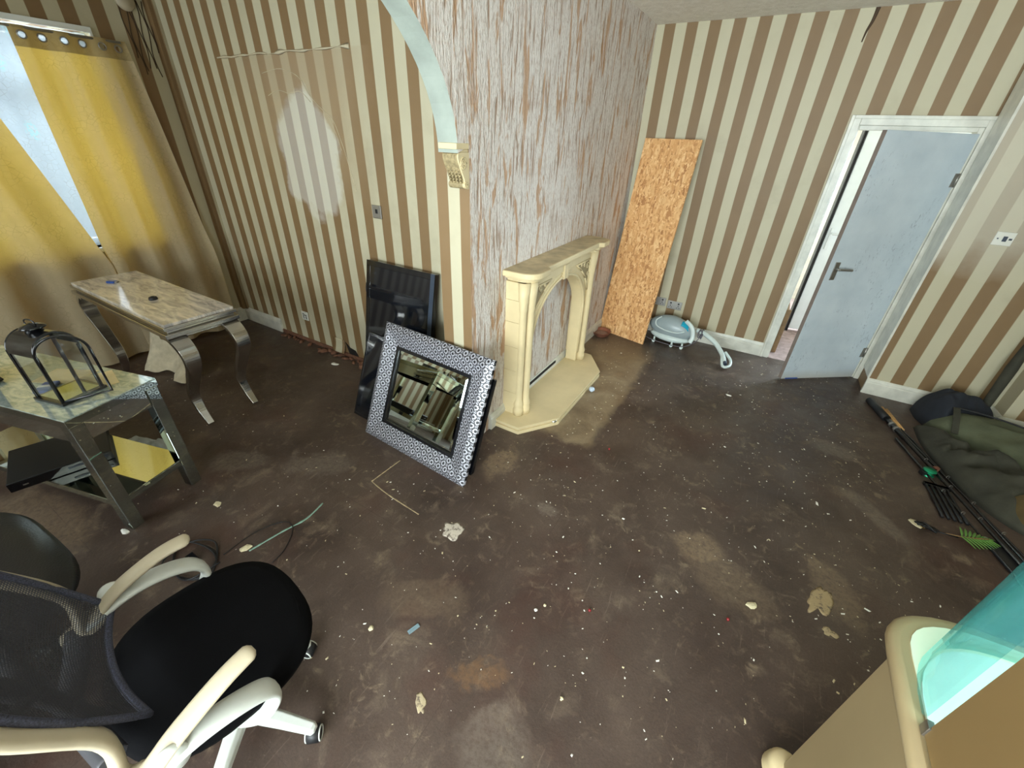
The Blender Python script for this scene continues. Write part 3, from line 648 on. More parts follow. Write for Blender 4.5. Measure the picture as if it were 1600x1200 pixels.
b = MB(); b.box((.02, -hw - .003, 1.0), (D - .025, hw + .003, OZ)); b.build('frieze', M_stone, fs, bevel=.004)
for y in (-.028, .012):
    b = MB(); b.prism([(y - .010, .945), (y + .020, .945), (y + .025, OZ), (y - .015, OZ)], D - .038, D - .012, axis=0); b.build('keystone', M_stone, fs, bevel=.003)
def mantel_outline(e, dep, r):
    pts = [(0, -e)]
    pts += [(dep - r + r * math.sin(a), -e + r - r * math.cos(a)) for a in [PI / 2 * i / 8 for i in range(9)]]
    pts += [(dep, -e + .20), (dep - .035, -e + .235), (dep - .035, e - .235), (dep, e - .20)]
    pts += [(dep - r + r * math.cos(a), e - r + r * math.sin(a)) for a in [PI / 2 * i / 8 for i in range(9)]] + [(0, e)]
    return pts
cy = .03
b = MB()
for z0, z1, e, dp in ((OZ, OZ + .02, .625, .185), (OZ + .02, OZ + .04, .65, .205), (OZ + .04, OZ + .075, .685, .235)):
    b.prism([(x, y + cy) for x, y in mantel_outline(e, dp, .10)], z0, z1)
b.build('mantel_shelf', M_stone, fs, bevel=.005)
b = MB(); b.prism([(x, y + cy) for x, y in mantel_outline(.675, .225, .10)], OZ + .0755, OZ + .0765); b.build('mantel_dust', M_stoned, fs, label='dusty scratched top surface of the mantel')
# hearth slab: a thing of its own
hs = thing('hearth_slab', 'cream hearth slab with angled front corners under the surround', 'hearth', (XT, 2.755, 0))
def hearth(e, dp, a): return [(0.0, -e), (a, -e), (dp, -e + .27), (dp, e - .27), (a, e), (0.0, e)]
b = MB(); b.prism(hearth(.70, .40, .21), 0, .028); b.prism(hearth(.69, .39, .205), .028, .045); b.prism(hearth(.70, .40, .21), .045, .06); b.build('slab', M_stone, hs, bevel=.004)
b = MB(); b.prism([(.0, -.33), (.02, -.33), (.02, .30), (.0, .30)], .0605, .11); b.build('dark_gap_strip', M_dark, hs, label='dark strip standing in for the shaded gap behind the hearth')  # near-black strip paints the shade of a gap, not a part of the slab
for (x, y, lb, mt) in ((-.955, 2.318, 'clear faceted glass knob by the near angled edge of the hearth', M_mirror), (-.885, 2.91, 'pale blue round knob by the far end of the hearth', plain('pale_blue_glass', C(190, 205, 222), .2))):
    k = thing('crystal_ornament', lb, 'ornament', (x, y, 0))
    b = MB(); b.lathe([(0, .004), (.012, .004), (.024, .016), (.026, .026), (.02, .038), (.008, .044), (0, .044)], 8); b.build('knob_head', mt, k)
    b = MB(); b.lathe([(0, 0), (.012, 0), (.010, .004), (0, .004)], 12); b.build('knob_base', M_steel, k)

# ================================================================== STRAND BOARD, BOWL
m = frame_from((-1.315, 4.235, 0.0), (-.765, 4.10, 0.0), (-1.27, 4.53, 1.86))
o = MB().box((0, 0, 0), (.545, .018, 1.885)).build('strand_board', M_osb, bevel=.001); o.matrix_world = m; tag(o, 'tall orange strand board leaning in the corner beside the surround', 'board')
bo = thing('metal_dish', 'dusty copper dish lying at the foot of the strand board', 'dish', (-1.235, 4.07, 0))
b = MB(); b.lathe([(0, 0), (.06, 0), (.085, .02), (.10, .055), (.103, .058), (.097, .056), (.08, .024), (.055, .008), (0, .008)], 28); b.build('bowl', M_copper, bo)
b = MB(); b.lathe([(0, .02), (.083, .02), (.075, .034), (.03, .040), (0, .038)], 20); b.build('ash', plain('ash_filling', C(150, 120, 108), .9, var=.3, vs=70), bo)

# ================================================================== SCREENS + FRAMED MIRROR
def screen(name, label, bl, br, top, w, h, th=.05, bz=.035):
    root = thing(name, label, 'television', mw=frame_from(bl, br, top))
    b = MB(); b.box((0, .004, 0), (w, th, h)); b.build('casing', M_black, root, bevel=.006)
    b = MB()
    b.box((0, 0, 0), (w, .006, bz)); b.box((0, 0, h - bz), (w, .006, h)); b.box((0, 0, bz), (bz, .006, h - bz)); b.box((w - bz, 0, bz), (w, .006, h - bz)); b.build('bezel', M_black, root, bevel=.002)
    b = MB(); b.box((bz, .001, bz), (w - bz, .004, h - bz)); b.build('screen', M_screen, root)
    return root
t1 = screen('television', 'black television stood on end against the left wall, tallest screen', (-2.52, 1.93, 0), (-1.86, 1.93, 0), (-2.52, 2.135, 1.0), .66, 1.02, .05, .04)
b = MB(); b.box((.625, -.002, .0), (.66, .002, 1.02)); b.build('side_strip', M_bezel, t1)
b = MB(); b.tube(spline([(-.004, .03, .86), (-.03, .03, .84), (-.032, .03, .78), (-.004, .03, .74)], 5), .004, 6); b.build('cable_loop', M_blackm, t1)
screen('television', 'wide black flat television directly behind the silver framed mirror', (-2.276, 1.602, 0), (-1.123, 1.535, 0), (-2.262, 1.84, .585), 1.13, .63, .035, .02)
MW_, MH_ = .905, .80
mr = thing('wall_mirror', 'square mirror in a wide silver and black damask frame', 'mirror', mw=frame_from((-2.033, 1.482, 0), (-1.128, 1.421, 0), (-2.028, 1.79, .735)))
BW = .135
def rail(p0, p1, q0, q1):
    """outer edge p0-p1, inner edge q0-q1 in (x,z)"""
    b = MB(); P = lambda a, y: (a[0], y, a[1]); mid = lambda a, c, t: (a[0] + (c[0] - a[0]) * t, a[1] + (c[1] - a[1]) * t)
    prof = [(0, .030), (0, .010), (.30, -.012), (1, .018), (1, .035)]
    A = [b.v(P(mid(p0, q0, t), y)) for t, y in prof]; B = [b.v(P(mid(p1, q1, t), y)) for t, y in prof]
    b._f(A); b._f(B[::-1])
    for i in range(len(prof)): b._f([A[i], A[(i + 1) % len(prof)], B[(i + 1) % len(prof)], B[i]])
    return b
o0, o1, o2, o3 = (0, 0), (MW_, 0), (MW_, MH_), (0, MH_)
i0, i1, i2, i3 = (BW, BW), (MW_ - BW, BW), (MW_ - BW, MH_ - BW), (BW, MH_ - BW)
for a, c, d, e in ((o0, o1, i0, i1), (o1, o2, i1, i2), (o2, o3, i2, i3), (o3, o0, i3, i0)): rail(a, c, d, e).build('frame_rail', M_damask, mr)
b = MB(); e = BW - .004; f = BW + .018
b.box((e, .012, e), (MW_ - e, .03, f)); b.box((e, .012, MH_ - f), (MW_ - e, .03, MH_ - e)); b.box((e, .012, f), (f, .03, MH_ - f)); b.box((MW_ - f, .012, f), (MW_ - e, .03, MH_ - f)); b.build('inner_bead', M_black, mr, bevel=.003)
b = MB(); g0, g1 = f, f + .022
def ring4(x0, z0, x1, z1, y): return [b.v((x0, y, z0)), b.v((x1, y, z0)), b.v((x1, y, z1)), b.v((x0, y, z1))]
A = ring4(g0, g0, MW_ - g0, MH_ - g0, .028); B = ring4(g1, g1, MW_ - g1, MH_ - g1, .0245)
for i in range(4): b._f([A[i], A[(i + 1) % 4], B[(i + 1) % 4], B[i]])
b._f(B); b.build('mirror_plate', [M_mirror], mr)
b = MB(); b.box((.01, .031, .01), (MW_ - .01, .045, MH_ - .01)); b.build('backing_board', M_blackm, mr)

# ================================================================== MARBLE TABLE
TZ = .775
ta = thing('console_table', 'marble-topped chrome table with curved legs by the gold curtain', 'table', (-3.66, 1.12, 0))
LX, LY = .70, .205
b = MB(); b.box((-LX, -LY, TZ - .018), (LX, LY, TZ)); b.build('marble_top', M_marble, ta, bevel=.002)
b = MB(); b.box((-LX - .012, -LY - .012, TZ - .04), (LX + .012, LY + .012, TZ - .0185)); b.box((-LX + .004, -LY + .004, TZ - .06), (LX - .004, LY - .004, TZ - .04)); b.box((-LX - .018, -LY - .018, TZ - .088), (LX + .018, LY + .018, TZ - .06)); b.box((-LX + .02, -LY + .02, TZ - .115), (LX - .02, LY - .02, TZ - .088)); b.build('apron', M_chrome, ta, bevel=.004)
for sx in (-1, 1):
    for sy in (-1, 1):
        pf = spline([(.60, .0, .672), (.68, 0, .672), (.765, 0, .60), (.765, 0, .50), (.68, 0, .38), (.575, 0, .22), (.595, 0, .10), (.665, 0, .002)], 7)
        pf = [Vector((p.x * sx, sy * (LY - .045), p.z)) for p in pf]; n = len(pf)
        b = MB(); b.bar(pf, [.115 - .075 * (i / (n - 1)) ** 1.1 for i in range(n)], [.02 + .016 * math.sin(PI * i / (n - 1)) for i in range(n)], (0, 1, 0)); b.build('leg', M_chrome, ta, bevel=.003)
o = thing('lighter', 'small blue lighter-sized block on the marble table top', 'lighter', (-4.13, 1.085, TZ), .5)
b = MB(); b.box((-.03, -.018, 0), (.03, .018, .014)); b.build('case', M_blue, o, bevel=.003); b = MB(); b.box((.03, -.012, .002), (.045, .012, .012)); b.build('tip', M_steel, o)
o = thing('bottle_cap', 'small black cap on the marble table top', 'cap', (-3.50, 1.09, TZ))
b = MB(); b.lathe([(0, 0), (.026, 0), (.027, .006), (.022, .018), (.012, .02), (.010, .014), (0, .014)], 14); b.build('cap_body', M_blackm, o)

# ================================================================== MIRRORED TABLE
yaw = math.atan2(.965, -.262) - PI / 2   # local +y = depth direction
tb = thing('mirrored_table', 'long mirrored side table with square legs and a low mirrored shelf', 'table', (-2.37, .256, 0), yaw)
# local: x from -LT to 0 , y from 0 to DT
LT, DT, HZ = 1.25, .40, .70
b = MB(); b.box((-LT, 0, HZ - .006), (0, DT, HZ)); b.build('table_top', M_topglass, tb, bevel=.0015)
b = MB(); b.box((-LT, 0, HZ - .042), (0, DT, HZ - .0065)); b.build('top_edge', M_mirrorb, tb, bevel=.001)
for nm, a, c in (('front_apron', (-LT + .012, .012, HZ - .14), (-.012, .022, HZ - .0425)), ('back_apron', (-LT + .012, DT - .022, HZ - .14), (-.012, DT - .012, HZ - .0425)), ('end_apron', (-.022, .022, HZ - .14), (-.012, DT - .022, HZ - .0425)), ('end_apron', (-LT + .012, .022, HZ - .14), (-LT + .022, DT - .022, HZ - .0425))):
    MB().box(a, c).build(nm, M_mirror, tb)
for x in (-.062, -LT + .004):
    for y in (.004, DT - .062):
        b = MB(); b.box((x, y, 0), (x + .058, y + .058, HZ - .0425)); b.build('leg', M_mirrorb, tb, bevel=.003)
b = MB(); b.box((-LT + .02, .012, .155), (-.012, DT - .012, .19)); b.build('shelf_edge', M_mirrorb, tb, bevel=.002)
b = MB(); b.box((-LT + .022, .014, .1905), (-.014, DT - .014, .194)); b.build('shelf_mirror', M_mirror, tb)
def on_tb(x, y, z, a=0):
    return Matrix.Translation((-2.37, .256, 0)) @ Matrix.Rotation(yaw, 4, 'Z') @ Matrix.Translation((x, y, z)) @ Matrix.Rotation(a, 4, 'Z')
# set-top box on shelf
st = thing('disc_player', 'flat black disc player on the low mirrored shelf', 'player', mw=on_tb(-.68, .05, .1945, 1.05))
b = MB(); b.box((-.07, -.18, 0), (.33, .17, .055)); b.build('case', M_blackm, st, bevel=.004)
b = MB(); b.box((-.07, -.184, .004), (.33, -.18, .052)); b.build('front_panel', M_black, st, bevel=.001)
MB().box((.15, -.187, .028), (.31, -.184, .038)).build('disc_slot', M_bezel, st); MB().box((-.02, -.1855, .024), (.0, -.184, .030)).build('power_button', M_steel, st)
# lantern
lt = thing('lantern', 'black metal lantern with an arched glass door on the mirrored table', 'lantern', mw=on_tb(-.30, .085, HZ))
S = .17
b = MB(); b.box((-.008, -.008, 0), (S + .008, S + .008, .014)); b.build('base', M_black, lt, bevel=.002)
b = MB(); b.box((.01, .01, .0142), (S - .01, S - .01, .016)); b.build('base_mirror', M_mirrorb, lt)
EH = .24
for x in (0, S - .012):
    for y in (0, S - .012):
        b = MB(); b.box((x, y, .014), (x + .012, y + .012, EH)); b.build('post', M_black, lt, bevel=.001)
# barrel roof, axis along local x
b = MB(); outer = [(S / 2 - S / 2 * math.cos(a), EH + .085 * math.sin(a)) for a in [PI * i / 24 for i in range(25)]]; inner = [(S / 2 - (S / 2 - .004) * math.cos(a), EH + .081 * math.sin(a)) for a in [PI * i / 24 for i in range(25)]]
b.prism(outer + inner[::-1], 0, S, axis=0); b.build('barrel_roof', M_black, lt)
for x in (0.0, S - .006):
    b = MB(); arcp = [(x + .003, 0.004, .016), (x + .003, .004, EH)] + [(x + .003, S / 2 - (S / 2 - .004) * math.cos(a), EH + .082 * math.sin(a)) for a in [PI * i / 20 for i in range(1, 20)]] + [(x + .003, S - .004, EH), (x + .003, S - .004, .016)]
    b.tube(arcp, .006, 6, up=(1, 0, 0)); b.build('arch_rim', M_black, lt)
    pl = [(.008, .016), (.008, EH)] + [(S / 2 - (S / 2 - .008) * math.cos(a), EH + .078 * math.sin(a)) for a in [PI * i / 16 for i in range(1, 16)]] + [(S - .008, EH), (S - .008, .016)]
    if x == 0: MB().prism(pl, x + .002, x + .0035, axis=0).build('glass_pane', M_glass, lt)
# open door, hinged at front-left edge and swung out
dm = Matrix.Translation((S + .002, .002, 0)) @ Matrix.Rotation(-.55, 4, 'Z')
b = MB(); dp = [(0, 0, .018), (0, 0, EH)] + [(0, S / 2 - S / 2 * math.cos(a), EH + .080 * math.sin(a)) for a in [PI * i / 20 for i in range(1, 20)]] + [(0, S, EH), (0, S, .018), (0, 0, .018)]
b.tube([dm @ Vector(p) for p in dp], .006, 6, up=(1, .4, 0)); ld = b.build('lantern_door', M_black, lt)
b = MB(); b.prism(pl, -.001, .001, axis=0, m=dm); b.build('glass_pane', M_glass, ld)
for y in (.003, S - .005):
    MB().box((.012, y, .016), (S - .012, y + .002, EH)).build('glass_pane', M_glass, lt)
b = MB(); b.lathe([(0, 0), (.032, 0), (.026, .010), (.045, .016), (.040, .024), (.018, .034), (0, .038)], 16, Matrix.Translation((S / 2, S / 2, EH + .082))); b.build('chimney_cap', M_black, lt)
b = MB(); b.tube([(S / 2 + .035 * math.cos(a), S / 2, EH + .118 + .018 * math.sin(a)) for a in [2 * PI * k / 20 for k in range(21)]], .003, 6); b.build('ring_handle', M_black, lt)
# papers and blue packet, sprayed on the table
for nm, lb, cat, mt, mm, a, c in (('envelope', 'cream envelope lying behind the lantern on the mirrored table', 'envelope', M_paper, on_tb(-.42, .27, HZ, .25), (-.11, -.07, 0), (.11, .07, .0015)),
        ('envelope', 'folded cream sheet lying nearest the back corner of the mirrored table', 'envelope', M_paper, on_tb(-.22, .30, HZ, -.45), (-.09, -.055, 0), (.09, .055, .0015))):
    tag(MB().box(a, c).build(nm, mt, mw=mm), lb, cat)
pk = thing('cloth_packet', 'bright blue packet seen through the lantern glass', 'packet', mw=on_tb(-.36, .16, HZ + .0016, .6)); 
MB().box((-.03, -.05, 0), (.03, .05, .016)).build('packet_body', M_blue, pk, bevel=.005)
MB().box((-.031, -.01, .0162), (.031, .01, .017)).build('packet_band', M_white, pk)
# second dark box at the picture edge
dx = thing('table_clock', 'dark framed mantel clock at the left edge of the mirrored table', 'clock', mw=on_tb(-.73, .0, HZ, .15))
b = MB(); b.prism([(-.12, 0), (.11, 0), (.125, .012), (.11, .025), (-.12, .025)], .0, .13, axis=1); b.build('foot', M_black, dx, bevel=.004)
b = MB(); b.box((-.11, .015, .025), (.085, .115, .26)); b.build('case', M_blackm, dx, bevel=.006)
b = MB(); b.box((.086, .025, .04), (.089, .105, .245)); b.build('side_glass', M_bezel, dx)

# ================================================================== OFFICE CHAIR
oc = thing('office_chair', 'white framed office chair with black seat and charcoal mesh back', 'chair', (-1.08, .10, 0), -.171)
def sup(a, bb, n, z, cx=0, cy=0, e=2.6):
    return [(cx + a * math.copysign(abs(math.cos(t)) ** (2 / e), math.cos(t)), cy + bb * math.copysign(abs(math.sin(t)) ** (2 / e), math.sin(t)), z) for t in [2 * PI * k / n for k in range(n)]]
b = MB(); b.loft([sup(.235, .225, 48, .425, 0, .03), sup(.255, .245, 48, .44, 0, .03), sup(.262, .252, 48, .465, 0, .03), sup(.255, .245, 48, .49, 0, .03), sup(.22, .21, 48, .503, 0, .03), sup(.12, .11, 48, .505, 0, .03)]); b.build('seat', M_fabric, oc)
b = MB(); b.loft([sup(.20, .19, 32, .40, 0, .02), sup(.23, .22, 32, .424, 0, .02)]); b.build('seat_shell', M_blackm, oc)
# backrest: curved mesh in a white frame
def backpt(u, v):   # u -1..1 across, v 0..1 up
    wv = .205 + .03 * math.sin(PI * min(1, v * 1.1)) - .03 * v ** 3
    return Vector((u * wv - .07, -.165 - .27 * v + .05 * v * v + .035 * u * u, .56 + .52 * v))
b = MB(); g = [[b.v(backpt(-1 + 2 * i / 24, j / 30)) for i in range(25)] for j in range(31)]
for j in range(30):
    for i in range(24): b._f([g[j][i], g[j][i + 1], g[j + 1][i + 1], g[j + 1][i]], True)
b.build('mesh_back', M_mesh, oc)
edge = [backpt(-1, k / 16) for k in range(17)] + [backpt(-1 + k / 8, 1) for k in range(1, 16)] + [backpt(1, 1 - k / 16) for k in range(17)] + [backpt(1 - k / 8, 0) for k in range(1, 17)]
b = MB(); b.tube(edge, .009, 8); b.build('edge_piping', plain('speckled_piping', C(60, 62, 78), .7, var=.8, vs=300), oc)
for s in (-1, 1):
    b = MB(); b.tube(spline([backpt(s, 1) + Vector((s * .008, -.02, -.008)), backpt(s, .6) + Vector((s * .018, -.02, -.010)), backpt(s, .2) + Vector((s * .022, -.018, -.012)), Vector((s * .245 - .02, -.20, .548)), Vector((s * .272, -.15, .555))], 8), .02, 10, flat=(.016, .030), up=(1, 0, 0)); b.build('back_frame', M_creamp, oc)
b = MB(); b.tube(spline([(0, -.18, .40), (-.05, -.25, .47), (-.07, -.29, .62), (-.07, -.36, .80)], 6), .02, 10, flat=(.035, .014), up=(0, 1, 0))
for s in (-1, 1): b.tube(spline([(-.07, -.29, .62), (s * .10 - .07, -.32, .70), (s * .20 - .07, -.34, .82)], 6), .02, 8, flat=(.014, .03), up=(0, 1, 0)); b.tube(spline([(-.06, -.27, .52), (s * .12 - .06, -.24, .52), (s * .22 - .05, -.21, .55)], 6), .02, 8, flat=(.014, .03), up=(0, 1, 0))
b.build('back_brace', M_char, oc)
for s in (-1, 1):
    b = MB(); p = spline([(s * .272, -.25, .53), (s * .275, -.17, .565), (s * .272, -.09, .62), (s * .262, .02, .668), (s * .250, .10, .680)], 8); n = len(p)
    b.tube(p, .02, 12, flat=(.029, .011), up=(0, -.3, 1), rad=[1.1 - .2 * abs(i / n - .2) if i < n - 3 else (.95, .75, .35)[i - n + 3] for i in range(n)]); ar = b.build('armrest', M_creamp, oc)
    b = MB(); b.tube(spline([(s * .272, -.20, .55), (s * .278, -.09, .582), (s * .280, .0, .578), (s * .278, .075, .545), (s * .270, .095, .49), (s * .255, .06, .43), (s * .20, .01, .405), (s * .12, -.02, .40)], 8), .02, 12, flat=(.014, .034), up=(1, 0, 0)); b.build('arm_support', M_whitep, ar)
    b = MB(); b.lathe([(0, 0), (.034, 0), (.035, .008), (.031, .014), (0, .015)], 24, Matrix.Translation((s * .288, -.115, .585)) @ Matrix.Rotation(s * PI / 2, 4, 'Y'), 1.35, 1); b.build('pivot_cap', M_whitep, ar)
    b = MB(); b.lathe([(0, 0), (.006, 0), (.006, .004), (0, .004)], 10, Matrix.Translation((s * .288, -.225, .535)) @ Matrix.Rotation(s * PI / 2, 4, 'Y')); b.build('screw', M_steel, ar)
b = MB(); b.tube([(0, 0, .09), (0, 0, .24)], .028, 16); b.tube([(0, 0, .24), (0, 0, .40)], .016, 16); b.build('gas_lift', M_blackm, oc)
b = MB(); b.lathe([(0, .06), (.05, .06), (.055, .085), (.04, .11), (0, .115)], 20); b.build('hub', M_whitep, oc)
for k in range(5):
    a = .37 + .171 + k * 2 * PI / 5; d = Vector((math.cos(a), math.sin(a), 0)); sd = Vector((-d.y, d.x, 0))
    b = MB(); b.loft([[d * r + sd * (w0 * u) + Vector((0, 0, z + h0 * v)) for u, v in ((-1, -1), (1, -1), (1, .4), (.6, 1), (-.6, 1), (-1, .4))] for r, w0, z, h0 in ((.03, .028, .09, .02), (.15, .023, .088, .018), (.262, .018, .075, .014), (.272, .01, .073, .008))], smooth=False); lg = b.build('base_leg', M_whitep, oc, bevel=.003)
    cst = Matrix.Translation(d * .256 + Vector((0, 0, .028))) @ Matrix.Rotation(a + 1.9, 4, 'Z') @ Matrix.Rotation(PI / 2, 4, 'X')
    b = MB(); b.lathe([(0, -.022), (.020, -.022), (.027, -.018), (.0275, .018), (.020, .022), (0, .022)], 20, cst); wh = b.build('caster', M_blackm, lg)
    for q in (-.0225, .0225):
        b = MB(); b.tube([cst @ Vector((.022 * math.cos(t), .022 * math.sin(t), q)) for t in [2 * PI * i / 20 for i in range(21)]], .0028, 6); b.build('wheel_ring', M_whitep, lg)
# stool behind
so = thing('swivel_stool', 'black faux-leather round stool at the left behind the office chair', 'stool', (-1.99, -.36, 0), .05)
b = MB(); b.loft([sup(.33 + d, .30 + d, 56, z, 0, 0, 3.6) for d, z in ((.0, .40), (.07, .415), (.085, .44), (.07, .465), (.0, .475), (-.15, .472))]); b.build('seat', M_leather, so)
b = MB(); b.lathe([(0, .36), (.30, .36), (.34, .385), (.34, .40), (0, .40)], 40); b.build('seat_ring', M_black, so)
b = MB(); b.tube([(0, 0, .03), (0, 0, .36)], .03, 16); b.build('post', M_chrome, so)
b = MB(); b.lathe([(0, 0), (.22, 0), (.22, .012), (.05, .03), (.03, .04), (0, .04)], 36); b.build('foot', M_black, so)

# ================================================================== STEAM CLEANER
vc = thing('steam_cleaner', 'pale grey and mint floor cleaner with cyan window lying by the sockets', 'cleaner', (-.57, 4.33, 0), -.10)
def pod(x0, x1, zc, hz, wy, n=16, drop=0):
    R = []
    for i in range(n + 1):
        t = i / n; k = max(.02, math.sin(PI * (.02 + .96 * t))) ** .55
        R.append([(x0 + (x1 - x0) * t, wy * k * math.cos(a), zc - drop * t * t + hz * k * math.sin(a)) for a in [2 * PI * q / 20 for q in range(20)]])
    return R
b = MB(); b.loft(pod(-.23, .23, .175, .125, .10, drop=.02)); b.build('upper_shell', M_grey, vc)
b = MB(); b.loft(pod(-.20, .21, .075, .055, .105)); b.build('lower_tray', M_mint, vc)
b = MB()
b.tube(spline([(-.11, -.055, .28), (-.15, -.085, .24), (-.13, -.10, .19), (-.03, -.108, .165), (.08, -.104, .165), (.15, -.085, .19)], 8), .007, 8); b.build('shell_trim', M_mint, vc)
b = MB(); b.loft([[(.10 + .08 * t, -.075 + .02 * t + .05 * (u), .272 - .05 * t * t - .035 * (1 - u) ** 2 + .003) for u in [k / 6 for k in range(7)]] for t in [j / 6 for j in range(7)]], close=False, cap=False); o = b.build('tank_window', M_cyan, vc); md = o.modifiers.new('s', 'SOLIDIFY'); md.thickness = .012
b = MB(); b.tube(spline([(.13, -.03, .285), (.20, -.045, .24), (.235, -.06, .16), (.225, -.08, .09)], 8), .02, 10, flat=(.022, .012), up=(0, 1, 0)); b.build('nose_cover', M_mint, vc)
for x, y in ((-.13, -.085), (.06, -.095), (.16, -.08), (-.13, .08), (.10, .08)):
    b = MB(); b.tube([(x, y - .014, .016), (x, y + .014, .016)], .016, 14); b.tube([(x, y, .02), (x, y, .06)], .01, 8); b.build('wheel', M_mint, vc)
b = MB()
for k in range(5): b.tube([(.285 + .006 * k + .01 * math.cos(a), -.02 + .03 * math.cos(a + k), .19 + .045 * math.sin(a)) for a in [2 * PI * q / 16 for q in range(17)]], .004, 6)
b.tube(spline([(-.22, -.05, .12), (-.24, -.09, .05), (-.1, -.12, .03), (.15, -.10, .03), (.26, -.05, .09), (.30, -.02, .16)], 8), .004, 6); b.build('power_cord', plain('grey_cord', C(96, 92, 100), .6), vc)
b = MB(); p = spline([(.25, 0, .21), (.33, -.02, .20), (.45, -.05, .15), (.55, -.12, .085), (.60, -.20, .045)], 8); b.tube(p, .02, 10, flat=(.020, .024)); b.tube(spline([(.55, -.115, .085), (.575, -.20, .05), (.60, -.26, .03), (.63, -.27, .03), (.655, -.22, .035), (.64, -.15, .06), (.57, -.09, .10)], 8), .013, 8); b.build('handle', M_mint, vc)
b = MB(); b.tube([(.595, -.17, .058), (.617, -.235, .04)], .016, 10); b.build('trigger', M_bezel, vc)

# ================================================================== SOCKETS / SWITCHES
def plate(name, label, cat, loc, w, h, holes, mt=M_steel, ins=M_blackm, rot=0):
    root = thing(name, label, cat, loc, rot)
    MB().box((-w / 2, -.010, -h / 2), (w / 2, 0, h / 2)).build('face_plate', mt, root, bevel=.003)
    for hx_, hz_, hw_, hh_ in holes:
        MB().box((hx_ - hw_ / 2, -.0125, hz_ - hh_ / 2), (hx_ + hw_ / 2, -.010, hz_ + hh_ / 2)).build('pin_slot' if hw_ < .011 else 'rocker', ins, root)
    return root
dbl = []
for c in (-.04, .04): dbl += [(c, -.004, .007, .012), (c - .012, -.022, .010, .006), (c + .012, -.022, .010, .006), (c, .022, .016, .016)]
plate('double_socket', 'chrome double socket low on the back wall above the floor cleaner', 'socket', (-.629, YB, .333), .148, .088, dbl)
plate('double_socket', 'chrome double socket half hidden behind the edge of the strand board', 'socket', (-.80, YB, .348), .148, .088, dbl)
plate('light_switch', 'brushed steel single switch on the left striped wall above the screens', 'switch', (-2.422, YL, 1.333), .088, .088, [(0, .004, .020, .028)])
plate('wall_socket', 'small white double socket low on the left striped wall', 'socket', (-3.585, YL, .278), .09, .085, [(-.015, -.01, .007, .04), (.015, .01, .030, .007), (.02, -.015, .007, .03), (-.012, .02, .025, .006)], M_switch)
plate('light_switch', 'white dimmer plate with dark rocker on the right striped wall', 'switch', (1.409, YRW, 1.341), .10, .088, [(.004, 0, .022, .034), (-.032, .0, .008, .008), (.032, 0, .016, .012)], M_switch, M_bezel)

# ================================================================== CABINET bottom right
cbn = thing('display_cabinet', 'tall tan cabinet with curved aqua glass above a cream bow-fronted base', 'cabinet', (.555, .40, 0))
def bow(w, y0, y1, yp, n=20, x0=0.0):
    """plan outline: straight back at y0, sides to y1, bowed front to yp"""
    return [(x0, y0)] + [(x0 + w / 2 - w / 2 * math.copysign(abs(math.cos(a)) ** .72, math.cos(a)), y1 + (yp - y1) * math.sin(a) ** .8) for a in [PI * i / n for i in range(n + 1)]] + [(x0 + w, y0)]
b = MB(); b.box((.004, 0, .07), (.60, .545, .775)); b.build('lower_body', M_beige, cbn, bevel=.003)
b = MB(); rings = []
for r, z in ((-.012, .752), (.0, .757), (.006, .772), (.006, .784), (0, .797), (-.012, .80)):
    rings.append([(x + (r if x > .3 else -r), y + (r if y > .3 else 0), z) for x, y in bow(.604, .0, .55, .715)])
b.loft(rings); b.build('rounded_top', M_beige, cbn)
b = MB(); b.prism([(x, y) for x, y in bow(.545, .02, .54, .690, x0=.030)], .800, .803); b.build('top_inlay', M_stonepale, cbn)
for fx_, fy_ in ((.015, .545), (.585, .545), (.06, .07), (.54, .07)):
    b = MB(); b.lathe([(0, 0), (.055, 0), (.06, .012), (.052, .02), (.058, .03), (.050, .042), (.054, .052), (.04, .07), (0, .07)], 24, Matrix.Translation((fx_, fy_, 0))); b.build('bun_foot', M_stone, cbn)
b = MB(); b.box((.06, .05, 1.765), (.54, .30, 1.779)); b.build('lamp_bar', M_upvc, cbn)
b = MB(); b.box((.018, 0, .8035), (.034, .357, 1.78)); b.build('side_panel', M_tanlam, cbn, bevel=.001)
b = MB(); b.box((.57, 0, .8035), (.586, .357, 1.78)); b.build('side_panel', M_tanlam, cbn, bevel=.001)
b = MB(); b.box((.034, 0, .8035), (.57, .014, 1.78)); b.build('back_panel', M_upvc, cbn)
b = MB(); b.box((.016, .0, 1.78), (.588, .36, 1.80)); b.build('top_panel', M_tanlam, cbn)
gp = bow(.560, .355, .40, .655, 24, .022)[1:-1]
b = MB(); A = [(x, y) for x, y in gp]; inn = [(.302 + (x - .302) * .975, y - .006) for x, y in gp]
b.prism(A + inn[::-1], .8035, 1.78); b.build('curved_glass', M_aqua, cbn, smooth=False)
b = MB(); b.prism([(x, y - .004) for x, y in bow(.55, .016, .39, .64, 24, .027)], .8032, .8090); b.build('display_floor', plain('white_display_floor', C(236, 248, 240), .2, var=.02), cbn)
b = MB(); b.prism([(.302 + (x - .302) * .95, y - .02) for x, y in bow(.55, .04, .39, .60, 20, .027)], 1.25, 1.256); b.build('glass_shelf', M_aqua, cbn)
cl = bpy.data.lights.new('cabinet_lamp', 'AREA'); cl.shape = 'RECTANGLE'; cl.size = .4; cl.size_y = .18; cl.energy = 9; cl.color = (.86, 1, .98)
clo = bpy.data.objects.new('cabinet_lamp', cl); COL.objects.link(clo); clo.parent = cbn; clo.location = (.30, .19, 1.762)
b = MB(); b.box((.014, .352, .80), (.026, .372, .83)); b.build('glass_clip', M_steel, cbn, bevel=.001)

